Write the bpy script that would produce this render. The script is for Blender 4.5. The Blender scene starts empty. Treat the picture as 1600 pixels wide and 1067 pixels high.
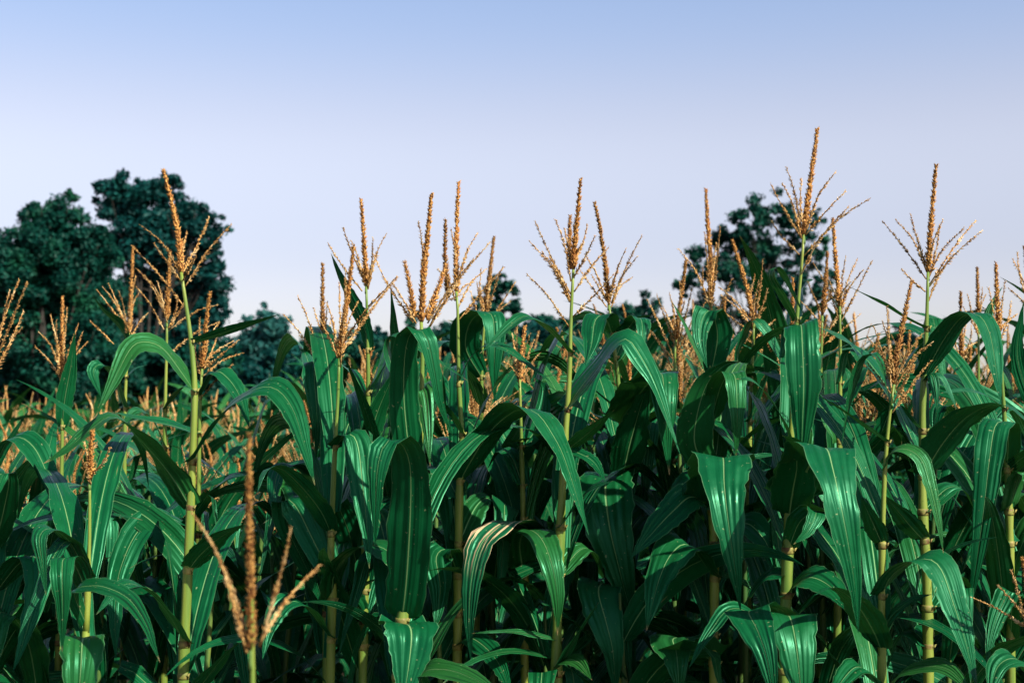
import bpy, math, random
import numpy as np
from mathutils import Vector, Matrix

random.seed(7)
rng = np.random.default_rng(7)
S = bpy.context.scene
COL = S.collection
R = math.radians

# ------------------------------------------------------------------ camera, sky, sun, exposure
EYE = Vector((0.0, 0.0, 1.62))
F = 50.0 / 36.0 * 1600.0                     # focal length in pixels of a 1600 px wide picture
PITCH = math.atan((690.0 - 533.5) / F)
cam_d = bpy.data.cameras.new('camera')
cam = bpy.data.objects.new('camera', cam_d)
COL.objects.link(cam)
cam.location = EYE
cam.rotation_euler = (math.pi / 2 + PITCH, 0, 0)
cam_d.lens = 50.0
cam_d.sensor_width = 36.0
cam_d.clip_start = 0.05
cam_d.clip_end = 3000.0
cam_d.dof.use_dof = True
cam_d.dof.focus_distance = 3.0
cam_d.dof.aperture_fstop = 7.0
S.camera = cam
S.cycles.max_bounces = 6
S.cycles.transmission_bounces = 3
S.cycles.caustics_reflective = False
S.cycles.caustics_refractive = False

SUN_EL, SUN_AZ = R(40), R(133)              # azimuth clockwise from +Y: behind the camera, to the right
world = bpy.data.worlds.new('World')
S.world = world
world.use_nodes = True
wt = world.node_tree
wt.nodes.clear()
w_out = wt.nodes.new('ShaderNodeOutputWorld')
w_bg = wt.nodes.new('ShaderNodeBackground')
w_sky = wt.nodes.new('ShaderNodeTexSky')
w_sky.sky_type = 'NISHITA'
w_sky.sun_disc = False
w_sky.sun_elevation = SUN_EL
w_sky.sun_rotation = SUN_AZ
w_sky.air_density = 1.0
w_sky.dust_density = 1.2
w_sky.ozone_density = 2.0
w_mul = wt.nodes.new('ShaderNodeMix')
w_mul.data_type = 'RGBA'
w_mul.blend_type = 'MULTIPLY'
w_mul.inputs[0].default_value = 1.0
# paler and more lavender towards the horizon than the clear-air model gives
w_tc = wt.nodes.new('ShaderNodeTexCoord')
w_sep = wt.nodes.new('ShaderNodeSeparateXYZ')
wt.links.new(w_tc.outputs['Generated'], w_sep.inputs[0])
w_ramp = wt.nodes.new('ShaderNodeValToRGB')
w_ramp.color_ramp.interpolation = 'EASE'
els = w_ramp.color_ramp.elements
els[0].position, els[0].color = 0.0, (0.69, 0.62, 0.62, 1)
els[1].position, els[1].color = 1.0, (0.42, 0.46, 0.55, 1)
for pos, c in ((0.115, (1.02, 0.775, 0.745)), (0.21, (1.36, 0.975, 0.84)), (0.31, (1.12, 0.955, 0.925)), (0.55, (0.66, 0.66, 0.72))):
    e = els.new(pos)
    e.color = (*c, 1)
wt.links.new(w_sep.outputs[2], w_ramp.inputs[0])
wt.links.new(w_ramp.outputs[0], w_mul.inputs[7])
wt.links.new(w_sky.outputs[0], w_mul.inputs[6])
wt.links.new(w_mul.outputs[2], w_bg.inputs[0])
w_bg.inputs[1].default_value = 0.12
wt.links.new(w_bg.outputs[0], w_out.inputs[0])

sun_d = bpy.data.lights.new('sun', 'SUN')
sun_d.energy = 5.0
sun_d.angle = R(0.5)
sun_d.color = (1.0, 0.92, 0.78)
sun = bpy.data.objects.new('sun', sun_d)
COL.objects.link(sun)
to_sun = Vector((math.sin(SUN_AZ) * math.cos(SUN_EL), math.cos(SUN_AZ) * math.cos(SUN_EL), math.sin(SUN_EL)))
sun.rotation_euler = to_sun.to_track_quat('Z', 'Y').to_euler()
sun.location = (5, -5, 12)

S.view_settings.view_transform = 'Standard'
S.view_settings.look = 'None'
S.view_settings.exposure = 0.8
S.view_settings.gamma = 1.0
S.view_settings.use_curve_mapping = False


def P(px, py, d):
    """the point of the place, d metres out into the field, that stands at pixel px, py"""
    x = (px - 800.0) / F
    y = (533.5 - py) / F
    c, s = math.cos(PITCH), math.sin(PITCH)
    dy = c - y * s
    dz = s + y * c
    t = d / dy
    return np.array((t * x, d, EYE.z + t * dz))


# ------------------------------------------------------------------ materials
def new_mat(name):
    m = bpy.data.materials.new(name)
    m.use_nodes = True
    nt = m.node_tree
    nt.nodes.clear()
    out = nt.nodes.new('ShaderNodeOutputMaterial')
    return m, nt, out


def N(nt, kind, **kw):
    n = nt.nodes.new(kind)
    for k, v in kw.items():
        setattr(n, k, v)
    return n


def math_node(nt, op, a, b=None, c=None, clamp=False):
    n = nt.nodes.new('ShaderNodeMath')
    n.operation = op
    n.use_clamp = clamp
    for i, v in enumerate((a, b, c)):
        if v is None:
            continue
        if hasattr(v, 'default_value') or hasattr(v, 'links'):
            nt.links.new(v, n.inputs[i])
        else:
            n.inputs[i].default_value = v
    return n.outputs[0]


def smooth(nt, v, lo, hi, a=0.0, b=1.0):
    n = nt.nodes.new('ShaderNodeMapRange')
    n.interpolation_type = 'SMOOTHSTEP'
    nt.links.new(v, n.inputs[0])
    n.inputs[1].default_value = lo
    n.inputs[2].default_value = hi
    n.inputs[3].default_value = a
    n.inputs[4].default_value = b
    return n.outputs[0]


def mix_col(nt, fac, a, b, blend='MIX'):
    n = nt.nodes.new('ShaderNodeMix')
    n.data_type = 'RGBA'
    n.blend_type = blend
    if hasattr(fac, 'links'):
        nt.links.new(fac, n.inputs[0])
    else:
        n.inputs[0].default_value = fac
    for i, v in ((6, a), (7, b)):
        if hasattr(v, 'links'):
            nt.links.new(v, n.inputs[i])
        else:
            n.inputs[i].default_value = (*v, 1)
    return n.outputs[2]


def leaf_material(name, green, light, bleach=False):
    m, nt, out = new_mat(name)
    uv = N(nt, 'ShaderNodeUVMap')
    sep = N(nt, 'ShaderNodeSeparateXYZ')
    nt.links.new(uv.outputs[0], sep.inputs[0])
    u, v = sep.outputs[0], sep.outputs[1]
    info = N(nt, 'ShaderNodeObjectInfo')
    geo = N(nt, 'ShaderNodeNewGeometry')
    au = math_node(nt, 'ABSOLUTE', math_node(nt, 'SUBTRACT', u, 0.5))
    # long veins: noise stretched along the blade
    comb = N(nt, 'ShaderNodeCombineXYZ')
    nt.links.new(math_node(nt, 'MULTIPLY', u, 26.0), comb.inputs[0])
    nt.links.new(math_node(nt, 'MULTIPLY', v, 1.6), comb.inputs[1])
    nt.links.new(math_node(nt, 'MULTIPLY', info.outputs['Random'], 40.0), comb.inputs[2])
    vein = N(nt, 'ShaderNodeTexNoise')
    vein.inputs['Scale'].default_value = 1.0
    vein.inputs['Detail'].default_value = 2.0
    nt.links.new(comb.outputs[0], vein.inputs['Vector'])
    comb2 = N(nt, 'ShaderNodeCombineXYZ')
    nt.links.new(math_node(nt, 'MULTIPLY', u, 8.0), comb2.inputs[0])
    nt.links.new(math_node(nt, 'MULTIPLY', v, 1.2), comb2.inputs[1])
    nt.links.new(math_node(nt, 'MULTIPLY', info.outputs['Random'], 77.0), comb2.inputs[2])
    pleat = N(nt, 'ShaderNodeTexNoise')
    pleat.inputs['Scale'].default_value = 1.0
    pleat.inputs['Detail'].default_value = 0.4
    nt.links.new(comb2.outputs[0], pleat.inputs['Vector'])
    tc = N(nt, 'ShaderNodeTexCoord')
    blot = N(nt, 'ShaderNodeTexNoise')
    blot.inputs['Scale'].default_value = 26.0
    blot.inputs['Detail'].default_value = 4.0
    nt.links.new(tc.outputs['Object'], blot.inputs['Vector'])
    c = mix_col(nt, smooth(nt, vein.outputs[0], 0.3, 0.72, 0.0, 0.5), green, light)
    c = mix_col(nt, smooth(nt, blot.outputs[0], 0.35, 0.7, 0.0, 0.3), c, tuple(x * 1.4 for x in light))
    # one plant's leaves are a little yellower or bluer than the next one's
    c = mix_col(nt, math_node(nt, 'MULTIPLY', info.outputs['Random'], 0.45), c, (green[0] * 3, green[1] * 1.15, green[2] * 0.65))
    c = mix_col(nt, smooth(nt, info.outputs['Random'], 0.76, 1.0, 0.0, 0.6), c, (0.022, 0.105, 0.016))
    scar = N(nt, 'ShaderNodeTexNoise')
    scar.inputs['Scale'].default_value = 1.0
    scar.inputs['Detail'].default_value = 2.0
    comb3 = N(nt, 'ShaderNodeCombineXYZ')
    nt.links.new(math_node(nt, 'MULTIPLY', u, 11.0), comb3.inputs[0])
    nt.links.new(math_node(nt, 'MULTIPLY', v, 7.0), comb3.inputs[1])
    nt.links.new(math_node(nt, 'MULTIPLY', info.outputs['Random'], 91.0), comb3.inputs[2])
    nt.links.new(comb3.outputs[0], scar.inputs['Vector'])
    c = mix_col(nt, smooth(nt, scar.outputs[0], 0.75, 0.80, 0.0, 0.6), c, (0.20, 0.19, 0.075))
    # midrib, wide at the collar and thin at the tip
    wid = math_node(nt, 'SUBTRACT', 0.030, math_node(nt, 'MULTIPLY', v, 0.023))
    rib = math_node(nt, 'SUBTRACT', 1.0, smooth(nt, math_node(nt, 'DIVIDE', au, wid), 0.45, 1.0))
    c = mix_col(nt, math_node(nt, 'MULTIPLY', rib, 0.85), c, (0.17, 0.33, 0.13))
    edge = smooth(nt, au, 0.478, 0.497)
    c = mix_col(nt, math_node(nt, 'MULTIPLY', edge, 0.6), c, (0.10, 0.24, 0.11))
    # specks and dry tips
    speck = N(nt, 'ShaderNodeTexNoise')
    speck.inputs['Scale'].default_value = 170.0
    speck.inputs['Detail'].default_value = 1.0
    nt.links.new(tc.outputs['Object'], speck.inputs['Vector'])
    c = mix_col(nt, smooth(nt, speck.outputs[0], 0.72, 0.78, 0.0, 0.6), c, (0.26, 0.30, 0.15))
    tip = math_node(nt, 'MULTIPLY', smooth(nt, v, 0.955, 1.0), smooth(nt, info.outputs['Random'], 0.3, 0.7))
    c = mix_col(nt, tip, c, (0.34, 0.24, 0.11))
    if bleach:
        cb = N(nt, 'ShaderNodeCombineXYZ')
        nt.links.new(math_node(nt, 'MULTIPLY', u, 9.5), cb.inputs[0])
        nt.links.new(math_node(nt, 'MULTIPLY', v, 3.2), cb.inputs[1])
        bn = N(nt, 'ShaderNodeTexNoise')
        bn.inputs['Scale'].default_value = 1.0
        bn.inputs['Detail'].default_value = 3.0
        nt.links.new(cb.outputs[0], bn.inputs['Vector'])
        zone = math_node(nt, 'MULTIPLY', smooth(nt, v, 0.24, 0.36), math_node(nt, 'SUBTRACT', 1.0, smooth(nt, v, 0.58, 0.72)))
        k = math_node(nt, 'MULTIPLY', zone, smooth(nt, math_node(nt, 'ADD', bn.outputs[0], math_node(nt, 'MULTIPLY', edge, 0.25)), 0.53, 0.60))
        c = mix_col(nt, k, c, (0.62, 0.46, 0.27))
    b = N(nt, 'ShaderNodeBsdfPrincipled')
    nt.links.new(c, b.inputs['Base Color'])
    b.inputs['Specular IOR Level'].default_value = 0.36
    b.inputs['Specular Tint'].default_value = (0.26, 1.0, 0.60, 1)
    nt.links.new(smooth(nt, blot.outputs[0], 0.3, 0.7, 0.30, 0.46), b.inputs['Roughness'])
    h = math_node(nt, 'ADD', math_node(nt, 'MULTIPLY', vein.outputs[0], 0.08), math_node(nt, 'MULTIPLY', pleat.outputs[0], 1.15))
    h = math_node(nt, 'SUBTRACT', h, math_node(nt, 'MULTIPLY', rib, 0.25))
    bump = N(nt, 'ShaderNodeBump')
    bump.inputs['Strength'].default_value = 0.7
    bump.inputs['Distance'].default_value = 0.009
    nt.links.new(h, bump.inputs['Height'])
    nt.links.new(bump.outputs[0], b.inputs['Normal'])
    tr = N(nt, 'ShaderNodeBsdfTranslucent')
    nt.links.new(mix_col(nt, 0.6, c, (0.05, 0.20, 0.02)), tr.inputs[0])
    ms = N(nt, 'ShaderNodeMixShader')
    ms.inputs[0].default_value = 0.08
    nt.links.new(b.outputs[0], ms.inputs[1])
    nt.links.new(tr.outputs[0], ms.inputs[2])
    nt.links.new(ms.outputs[0], out.inputs[0])
    return m


M_LEAF = leaf_material('corn leaf green', (0.0022, 0.064, 0.021), (0.0030, 0.078, 0.025))
M_BLEACHED = leaf_material('corn leaf with bleached streaks', (0.004, 0.068, 0.029), (0.006, 0.095, 0.038), True)


def noise_material(name, a, b, scale, rough, stretch=(1, 1, 1), c=None, bump=0.0, lo=0.35, hi=0.65, vary=0.0, spec=0.3):
    m, nt, out = new_mat(name)
    tc = N(nt, 'ShaderNodeTexCoord')
    mp = N(nt, 'ShaderNodeMapping')
    mp.inputs['Scale'].default_value = stretch
    nt.links.new(tc.outputs['Object'], mp.inputs[0])
    n = N(nt, 'ShaderNodeTexNoise')
    n.inputs['Scale'].default_value = scale
    n.inputs['Detail'].default_value = 4.0
    nt.links.new(mp.outputs[0], n.inputs['Vector'])
    col = mix_col(nt, smooth(nt, n.outputs[0], lo, hi), a, b)
    if c:
        n2 = N(nt, 'ShaderNodeTexNoise')
        n2.inputs['Scale'].default_value = scale * 0.23
        n2.inputs['Detail'].default_value = 3.0
        nt.links.new(mp.outputs[0], n2.inputs['Vector'])
        col = mix_col(nt, smooth(nt, n2.outputs[0], 0.5, 0.68), col, c)
    if vary:
        info = N(nt, 'ShaderNodeObjectInfo')
        hs = N(nt, 'ShaderNodeHueSaturation')
        nt.links.new(col, hs.inputs['Color'])
        mr = N(nt, 'ShaderNodeMapRange')
        nt.links.new(info.outputs['Random'], mr.inputs[0])
        mr.inputs[3].default_value = 1 - vary
        mr.inputs[4].default_value = 1 + vary
        nt.links.new(mr.outputs[0], hs.inputs['Value'])
        col = hs.outputs[0]
    p = N(nt, 'ShaderNodeBsdfPrincipled')
    nt.links.new(col, p.inputs['Base Color'])
    p.inputs['Roughness'].default_value = rough
    p.inputs['Specular IOR Level'].default_value = spec
    if bump:
        bn = N(nt, 'ShaderNodeBump')
        bn.inputs['Strength'].default_value = 0.6
        bn.inputs['Distance'].default_value = bump
        nt.links.new(n.outputs[0], bn.inputs['Height'])
        nt.links.new(bn.outputs[0], p.inputs['Normal'])
    nt.links.new(p.outputs[0], out.inputs[0])
    return m


M_STALK = noise_material('corn stalk', (0.095, 0.18, 0.026), (0.20, 0.255, 0.040), 70, 0.45, (1, 1, 0.06), c=(0.055, 0.14, 0.026), bump=0.0006, spec=0.4)
M_SHEATH = noise_material('sheathed stalk', (0.030, 0.095, 0.022), (0.085, 0.155, 0.032), 60, 0.5, (1, 1, 0.07), c=(0.17, 0.22, 0.04), spec=0.35)
M_NECK = noise_material('tassel stem', (0.10, 0.20, 0.05), (0.16, 0.25, 0.06), 90, 0.45, (1, 1, 0.1))
M_NODE = noise_material('corn node and collar', (0.16, 0.19, 0.040), (0.27, 0.23, 0.065), 140, 0.6, c=(0.11, 0.06, 0.02), vary=0.25)
M_TASSEL = noise_material('ripe tassel', (0.17, 0.075, 0.022), (0.52, 0.315, 0.11), 200, 0.75, c=(0.62, 0.45, 0.22), lo=0.38, hi=0.58, vary=0.35, spec=0.15)
M_SPIKE = noise_material('ripe tassel spike', (0.085, 0.030, 0.009), (0.46, 0.25, 0.070), 230, 0.75, c=(0.30, 0.13, 0.035), lo=0.40, hi=0.60, vary=0.3, spec=0.15)
M_FARTASSEL = noise_material('far tassels', (0.40, 0.20, 0.06), (0.60, 0.37, 0.14), 9, 0.8, vary=0.1, spec=0.1)
M_SOIL = noise_material('dark field soil', (0.020, 0.016, 0.011), (0.055, 0.045, 0.030), 3.0, 0.95, c=(0.11, 0.08, 0.045), bump=0.03)
M_BARK = noise_material('tree bark', (0.016, 0.015, 0.013), (0.045, 0.040, 0.034), 8, 0.9, (3, 3, 0.6), bump=0.02)


def crown_material(name, dark, mid, light):
    m, nt, out = new_mat(name)
    tc = N(nt, 'ShaderNodeTexCoord')
    n = N(nt, 'ShaderNodeTexNoise')
    n.inputs['Scale'].default_value = 1.1
    n.inputs['Detail'].default_value = 2.0
    nt.links.new(tc.outputs['Object'], n.inputs['Vector'])
    geo = N(nt, 'ShaderNodeNewGeometry')
    col = mix_col(nt, geo.outputs['Random Per Island'], dark, mid)
    col = mix_col(nt, smooth(nt, n.outputs[0], 0.48, 0.72), col, light)
    p = N(nt, 'ShaderNodeBsdfPrincipled')
    nt.links.new(col, p.inputs['Base Color'])
    p.inputs['Roughness'].default_value = 0.5
    p.inputs['Specular IOR Level'].default_value = 0.12
    tr = N(nt, 'ShaderNodeBsdfTranslucent')
    nt.links.new(col, tr.inputs[0])
    ms = N(nt, 'ShaderNodeMixShader')
    ms.inputs[0].default_value = 0.2
    nt.links.new(p.outputs[0], ms.inputs[1])
    nt.links.new(tr.outputs[0], ms.inputs[2])
    nt.links.new(ms.outputs[0], out.inputs[0])
    return m


M_CROWN_A = crown_material('crown deep green', (0.002, 0.034, 0.026), (0.004, 0.066, 0.046), (0.010, 0.094, 0.048))
M_CROWN_B = crown_material('crown blue green', (0.002, 0.032, 0.032), (0.004, 0.062, 0.058), (0.007, 0.084, 0.072))
M_CROWN_HAZY = crown_material('crown hazy green', (0.012, 0.070, 0.068), (0.022, 0.115, 0.105), (0.030, 0.130, 0.110))  # air haze painted into the leaf colour: paler than the other crowns


# ------------------------------------------------------------------ mesh helpers
class MB:
    """collects vertices and faces of one mesh"""
    def __init__(self):
        self.V, self.Q, self.T, self.UV = [], [], [], []
        self.n = 0

    def add(self, V, quads=None, tris=None, uv=None):
        V = np.asarray(V, dtype=np.float64)
        if quads is not None and len(quads):
            self.Q.append(np.asarray(quads, dtype=np.int64) + self.n)
        if tris is not None and len(tris):
            self.T.append(np.asarray(tris, dtype=np.int64) + self.n)
        self.V.append(V)
        self.UV.append(np.zeros((len(V), 2)) if uv is None else np.asarray(uv))
        self.n += len(V)

    def mesh(self, name, mats, mat_of=None, uvs=False, smooth_=True):
        V = np.concatenate(self.V)
        q = np.concatenate(self.Q) if self.Q else np.zeros((0, 4), int)
        t = np.concatenate(self.T) if self.T else np.zeros((0, 3), int)
        me = bpy.data.meshes.new(name)
        me.vertices.add(len(V))
        me.vertices.foreach_set('co', V.astype(np.float32).ravel())
        loops = np.concatenate((q.ravel(), t.ravel())).astype(np.int32)
        me.loops.add(len(loops))
        me.loops.foreach_set('vertex_index', loops)
        np_ = len(q) + len(t)
        me.polygons.add(np_)
        starts = np.concatenate((np.arange(len(q)) * 4, len(q) * 4 + np.arange(len(t)) * 3)).astype(np.int32)
        me.polygons.foreach_set('loop_start', starts)
        if uvs:
            lay = me.uv_layers.new(name='UVMap')
            U = np.concatenate(self.UV)
            lay.data.foreach_set('uv', U[loops].astype(np.float32).ravel())
        me.polygons.foreach_set('use_smooth', np.full(np_, smooth_))
        for m in (mats if isinstance(mats, (list, tuple)) else [mats]):
            me.materials.append(m)
        me.update(calc_edges=True)
        me.validate()
        return me


def link(name, mesh, parent=None):
    o = bpy.data.objects.new(name, mesh)
    COL.objects.link(o)
    if parent is not None:
        o.parent = parent
    return o


def tag(o, label=None, cat=None, group=None, kind=None):
    for k, v in (('label', label), ('category', cat), ('group', group), ('kind', kind)):
        if v:
            o[k] = v
    return o


def unit(v):
    return v / (np.linalg.norm(v, axis=-1, keepdims=True) + 1e-12)


def spline(ctrl, n):
    """Catmull-Rom through the control points, n samples evenly spread by length"""
    c = np.asarray(ctrl, dtype=float)
    k = len(c)
    if k == 2:
        return c[0] + (c[1] - c[0]) * np.linspace(0, 1, n)[:, None]
    ext = np.vstack((2 * c[0] - c[1], c, 2 * c[-1] - c[-2]))
    out = []
    for i in range(k - 1):
        p0, p1, p2, p3 = ext[i:i + 4]
        t = np.linspace(0, 1, 12, endpoint=(i == k - 2))[:, None]
        out.append(0.5 * (2 * p1 + (p2 - p0) * t + (2 * p0 - 5 * p1 + 4 * p2 - p3) * t ** 2 + (3 * p1 - p0 - 3 * p2 + p3) * t ** 3))
    d = np.vstack(out)
    s = np.concatenate(([0], np.cumsum(np.linalg.norm(np.diff(d, axis=0), axis=1))))
    q = np.linspace(0, s[-1], n)
    return np.stack([np.interp(q, s, d[:, j]) for j in range(d.shape[1])], axis=1)


def tube(mb, path, radii, sides=8, cap=True):
    path = np.asarray(path)
    n = len(path)
    T = unit(np.gradient(path, axis=0))
    ref = np.array((1.0, 0.13, 0.05)) if abs(T[0][0]) < 0.8 else np.array((0.1, 1.0, 0.0))
    A = unit(np.cross(T, ref))
    B = np.cross(T, A)
    ang = np.linspace(0, 2 * math.pi, sides, endpoint=False)
    V = path[:, None, :] + np.asarray(radii)[:, None, None] * (A[:, None, :] * np.cos(ang)[None, :, None] + B[:, None, :] * np.sin(ang)[None, :, None])
    V = V.reshape(-1, 3)
    i, j = np.meshgrid(np.arange(n - 1), np.arange(sides), indexing='ij')
    j2 = (j + 1) % sides
    q = np.stack((i * sides + j, i * sides + j2, (i + 1) * sides + j2, (i + 1) * sides + j), -1).reshape(-1, 4)
    V = np.vstack((V, path[:1], path[-1:]))
    t = [(n * sides, (k + 1) % sides, k) for k in range(sides)] + [(n * sides + 1, (n - 1) * sides + k, (n - 1) * sides + (k + 1) % sides) for k in range(sides)]
    mb.add(V, q, t if cap else None)


def ribbon(mb, ctrl, width, H=None, twist=0.0, twist_end=None, n=26, cols=7, fold=0.22, ripple=0.12, base=0.62, seed=0, sheath=True, taper=(0.36, 1.35)):
    """a corn blade: bent ribbon with a folded midrib, wavy margins, wide collar and drawn-out tip"""
    r = np.random.default_rng(seed)
    c = spline(ctrl, n)
    T = unit(np.gradient(c, axis=0))
    if H is None:
        a = c[np.argmax(np.linalg.norm((c - c[0])[:, :2], axis=1))] - c[0]
        a[2] = 0
        a = unit(a)
        H = np.array((-a[1], a[0], 0.0))
    W = unit(H[None, :] - T * (T @ H)[:, None])
    Nn = np.cross(W, T)
    k = np.argmax(c[:, 2])
    if np.mean(Nn[max(0, k - 2):k + 3, 2]) < 0:
        W, Nn = -W, -Nn
    s = np.linspace(0, 1, n)
    te = twist if twist_end is None else twist_end
    ang = np.radians(twist + (te - twist) * s)
    # positive twist turns the upper face towards the viewer's side of the field (-Y)
    sgn = np.sign(np.sum((np.cross(T, Nn) @ np.array((0, -1.0, 0)))))
    sgn = sgn if sgn != 0 else 1
    ca, sa = np.cos(ang * sgn)[:, None], np.sin(ang * sgn)[:, None]
    W2 = W * ca + np.cross(T, W) * sa
    N2 = Nn * ca + np.cross(T, Nn) * sa
    prof = np.minimum(1.0, base + (1 - base) * np.sin(np.clip(s / 0.34, 0, 1) * math.pi / 2))
    prof = prof * np.where(s > taper[0], np.clip(1 - (np.maximum(s - taper[0], 0) / (1 - taper[0])) ** taper[1], 0, 1), 1.0)
    prof = np.maximum(prof, 0.012)
    u = np.linspace(-1, 1, cols)
    fo = fold * (1 - 0.35 * s) + 0.5 * np.exp(-s / 0.04) * sheath
    ph1, ph2 = r.random(2) * 6.28
    L = np.linalg.norm(np.diff(c, axis=0), axis=1).sum()
    f = L / 0.16
    waveL = np.sin(s * f * 6.28 + ph1) + 0.5 * np.sin(s * f * 11.1 + ph2)
    waveR = np.sin(s * f * 5.6 + ph2) + 0.5 * np.sin(s * f * 9.7 + ph1)
    hw = width * 0.5 * prof
    edge_l, edge_r = 1 + 0.05 * r.normal(size=n), 1 + 0.05 * r.normal(size=n)
    V = np.zeros((n, cols, 3))
    UV = np.zeros((n, cols, 2))
    for j, uu in enumerate(u):
        off = fo * (abs(uu) ** 0.85) - 0.10 * uu * uu
        rip = ripple * abs(uu) ** 2.5 * (waveL if uu < 0 else waveR) * np.sqrt(np.maximum(0, np.sin(s * math.pi)))
        V[:, j] = c + W2 * (uu * hw * (np.where(uu < 0, edge_l, edge_r) if abs(uu) > 0.9 else 1.0) * np.cos(np.arctan(fo * 0.8)))[:, None] + N2 * ((off + rip) * hw)[:, None]
        UV[:, j, 0] = 0.5 + 0.5 * uu
        UV[:, j, 1] = s
    i, j = np.meshgrid(np.arange(n - 1), np.arange(cols - 1), indexing='ij')
    q = np.stack((i * cols + j, i * cols + j + 1, (i + 1) * cols + j + 1, (i + 1) * cols + j), -1).reshape(-1, 4)
    mb.add(V.reshape(-1, 3), q, None, UV.reshape(-1, 2))


def spikelets(mb, path, count, length, thick, spread, r, droop=0.0):
    """little pointed florets set round an axis"""
    n = len(path)
    s = np.sort(r.random(count)) * (n - 1.001)
    i = s.astype(int)
    f = (s - i)[:, None]
    p = path[i] * (1 - f) + path[i + 1] * f
    T = unit(path[i + 1] - path[i])
    rad = unit(r.normal(size=(count, 3)))
    rad = unit(rad - T * np.sum(rad * T, 1, keepdims=True))
    fin = 1 - 0.45 * (s / (n - 1))[:, None]
    ax = unit(T * (1 - spread) + rad * spread + np.array((0, 0, -droop)))
    L = length * (0.7 + 0.6 * r.random((count, 1))) * fin
    w = thick * (0.7 + 0.6 * r.random((count, 1))) * fin
    side = unit(np.cross(ax, rad + 1e-3))
    up = np.cross(ax, side)
    b = p + rad * w * 0.35
    mid = b + ax * L * 0.42
    V = np.stack((b, mid + side * w, mid - side * w * 0.5 + up * w * 0.85, mid - side * w * 0.5 - up * w * 0.85, b + ax * L), 1).reshape(-1, 3)
    t = np.array(((0, 2, 1), (0, 3, 2), (0, 1, 3), (4, 1, 2), (4, 2, 3), (4, 3, 1)))
    mb.add(V, None, (np.arange(count)[:, None, None] * 5 + t[None]).reshape(-1, 3))


def spike_mesh(path, r, thick=1.0, dens=1.0, hang=0.0, fs=1.0):
    mb = MB()
    L = np.linalg.norm(path[-1] - path[0])
    n = len(path)
    tube(mb, path, np.linspace(0.0044, 0.0020, n) * thick, 5)
    spikelets(mb, path, int(2500 * L * dens), 0.0120 * fs, 0.0018 * thick, 0.50, r, hang)
    return mb


def branch_mesh(path, r, dens=1.0, hang=0.25, bare=0.12, fs=1.0):
    mb = MB()
    L = np.linalg.norm(np.diff(path, axis=0), axis=1).sum()
    n = len(path)
    tube(mb, path, np.linspace(0.0017, 0.0006, n), 4)
    k = max(1, int(n * bare))
    spikelets(mb, path[k:], int(680 * L * dens), 0.0092 * fs, 0.00135 * fs, 0.36, r, hang)
    return mb


def lift(ps, o):
    return ps - np.asarray(o)


# ------------------------------------------------------------------ setting: ground
def grid_sheet(name, x0, x1, y0, y1, nx, ny, z, amp, mat):
    xs, ys = np.linspace(x0, x1, nx), np.linspace(y0, y1, ny)
    X, Y = np.meshgrid(xs, ys, indexing='ij')
    Z = z + amp * (np.sin(Y * 8.38) * 0.5 + np.sin(X * 3.1 + Y * 1.7) * 0.25 + np.sin(X * 7.3 - Y * 4.1) * 0.2)
    V = np.stack((X, Y, Z), -1).reshape(-1, 3)
    i, j = np.meshgrid(np.arange(nx - 1), np.arange(ny - 1), indexing='ij')
    q = np.stack((i * ny + j, (i + 1) * ny + j, (i + 1) * ny + j + 1, i * ny + j + 1), -1).reshape(-1, 4)
    mb = MB()
    mb.add(V, q)
    return tag(link(name, mb.mesh(name, mat)), kind='structure')


grid_sheet('ground', -1200, 1200, -300, 2000, 8, 8, -0.06, 0.0, M_SOIL)
grid_sheet('field_soil', -9, 9, 0.4, 12, 120, 110, 0.0, 0.025, M_SOIL)


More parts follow.
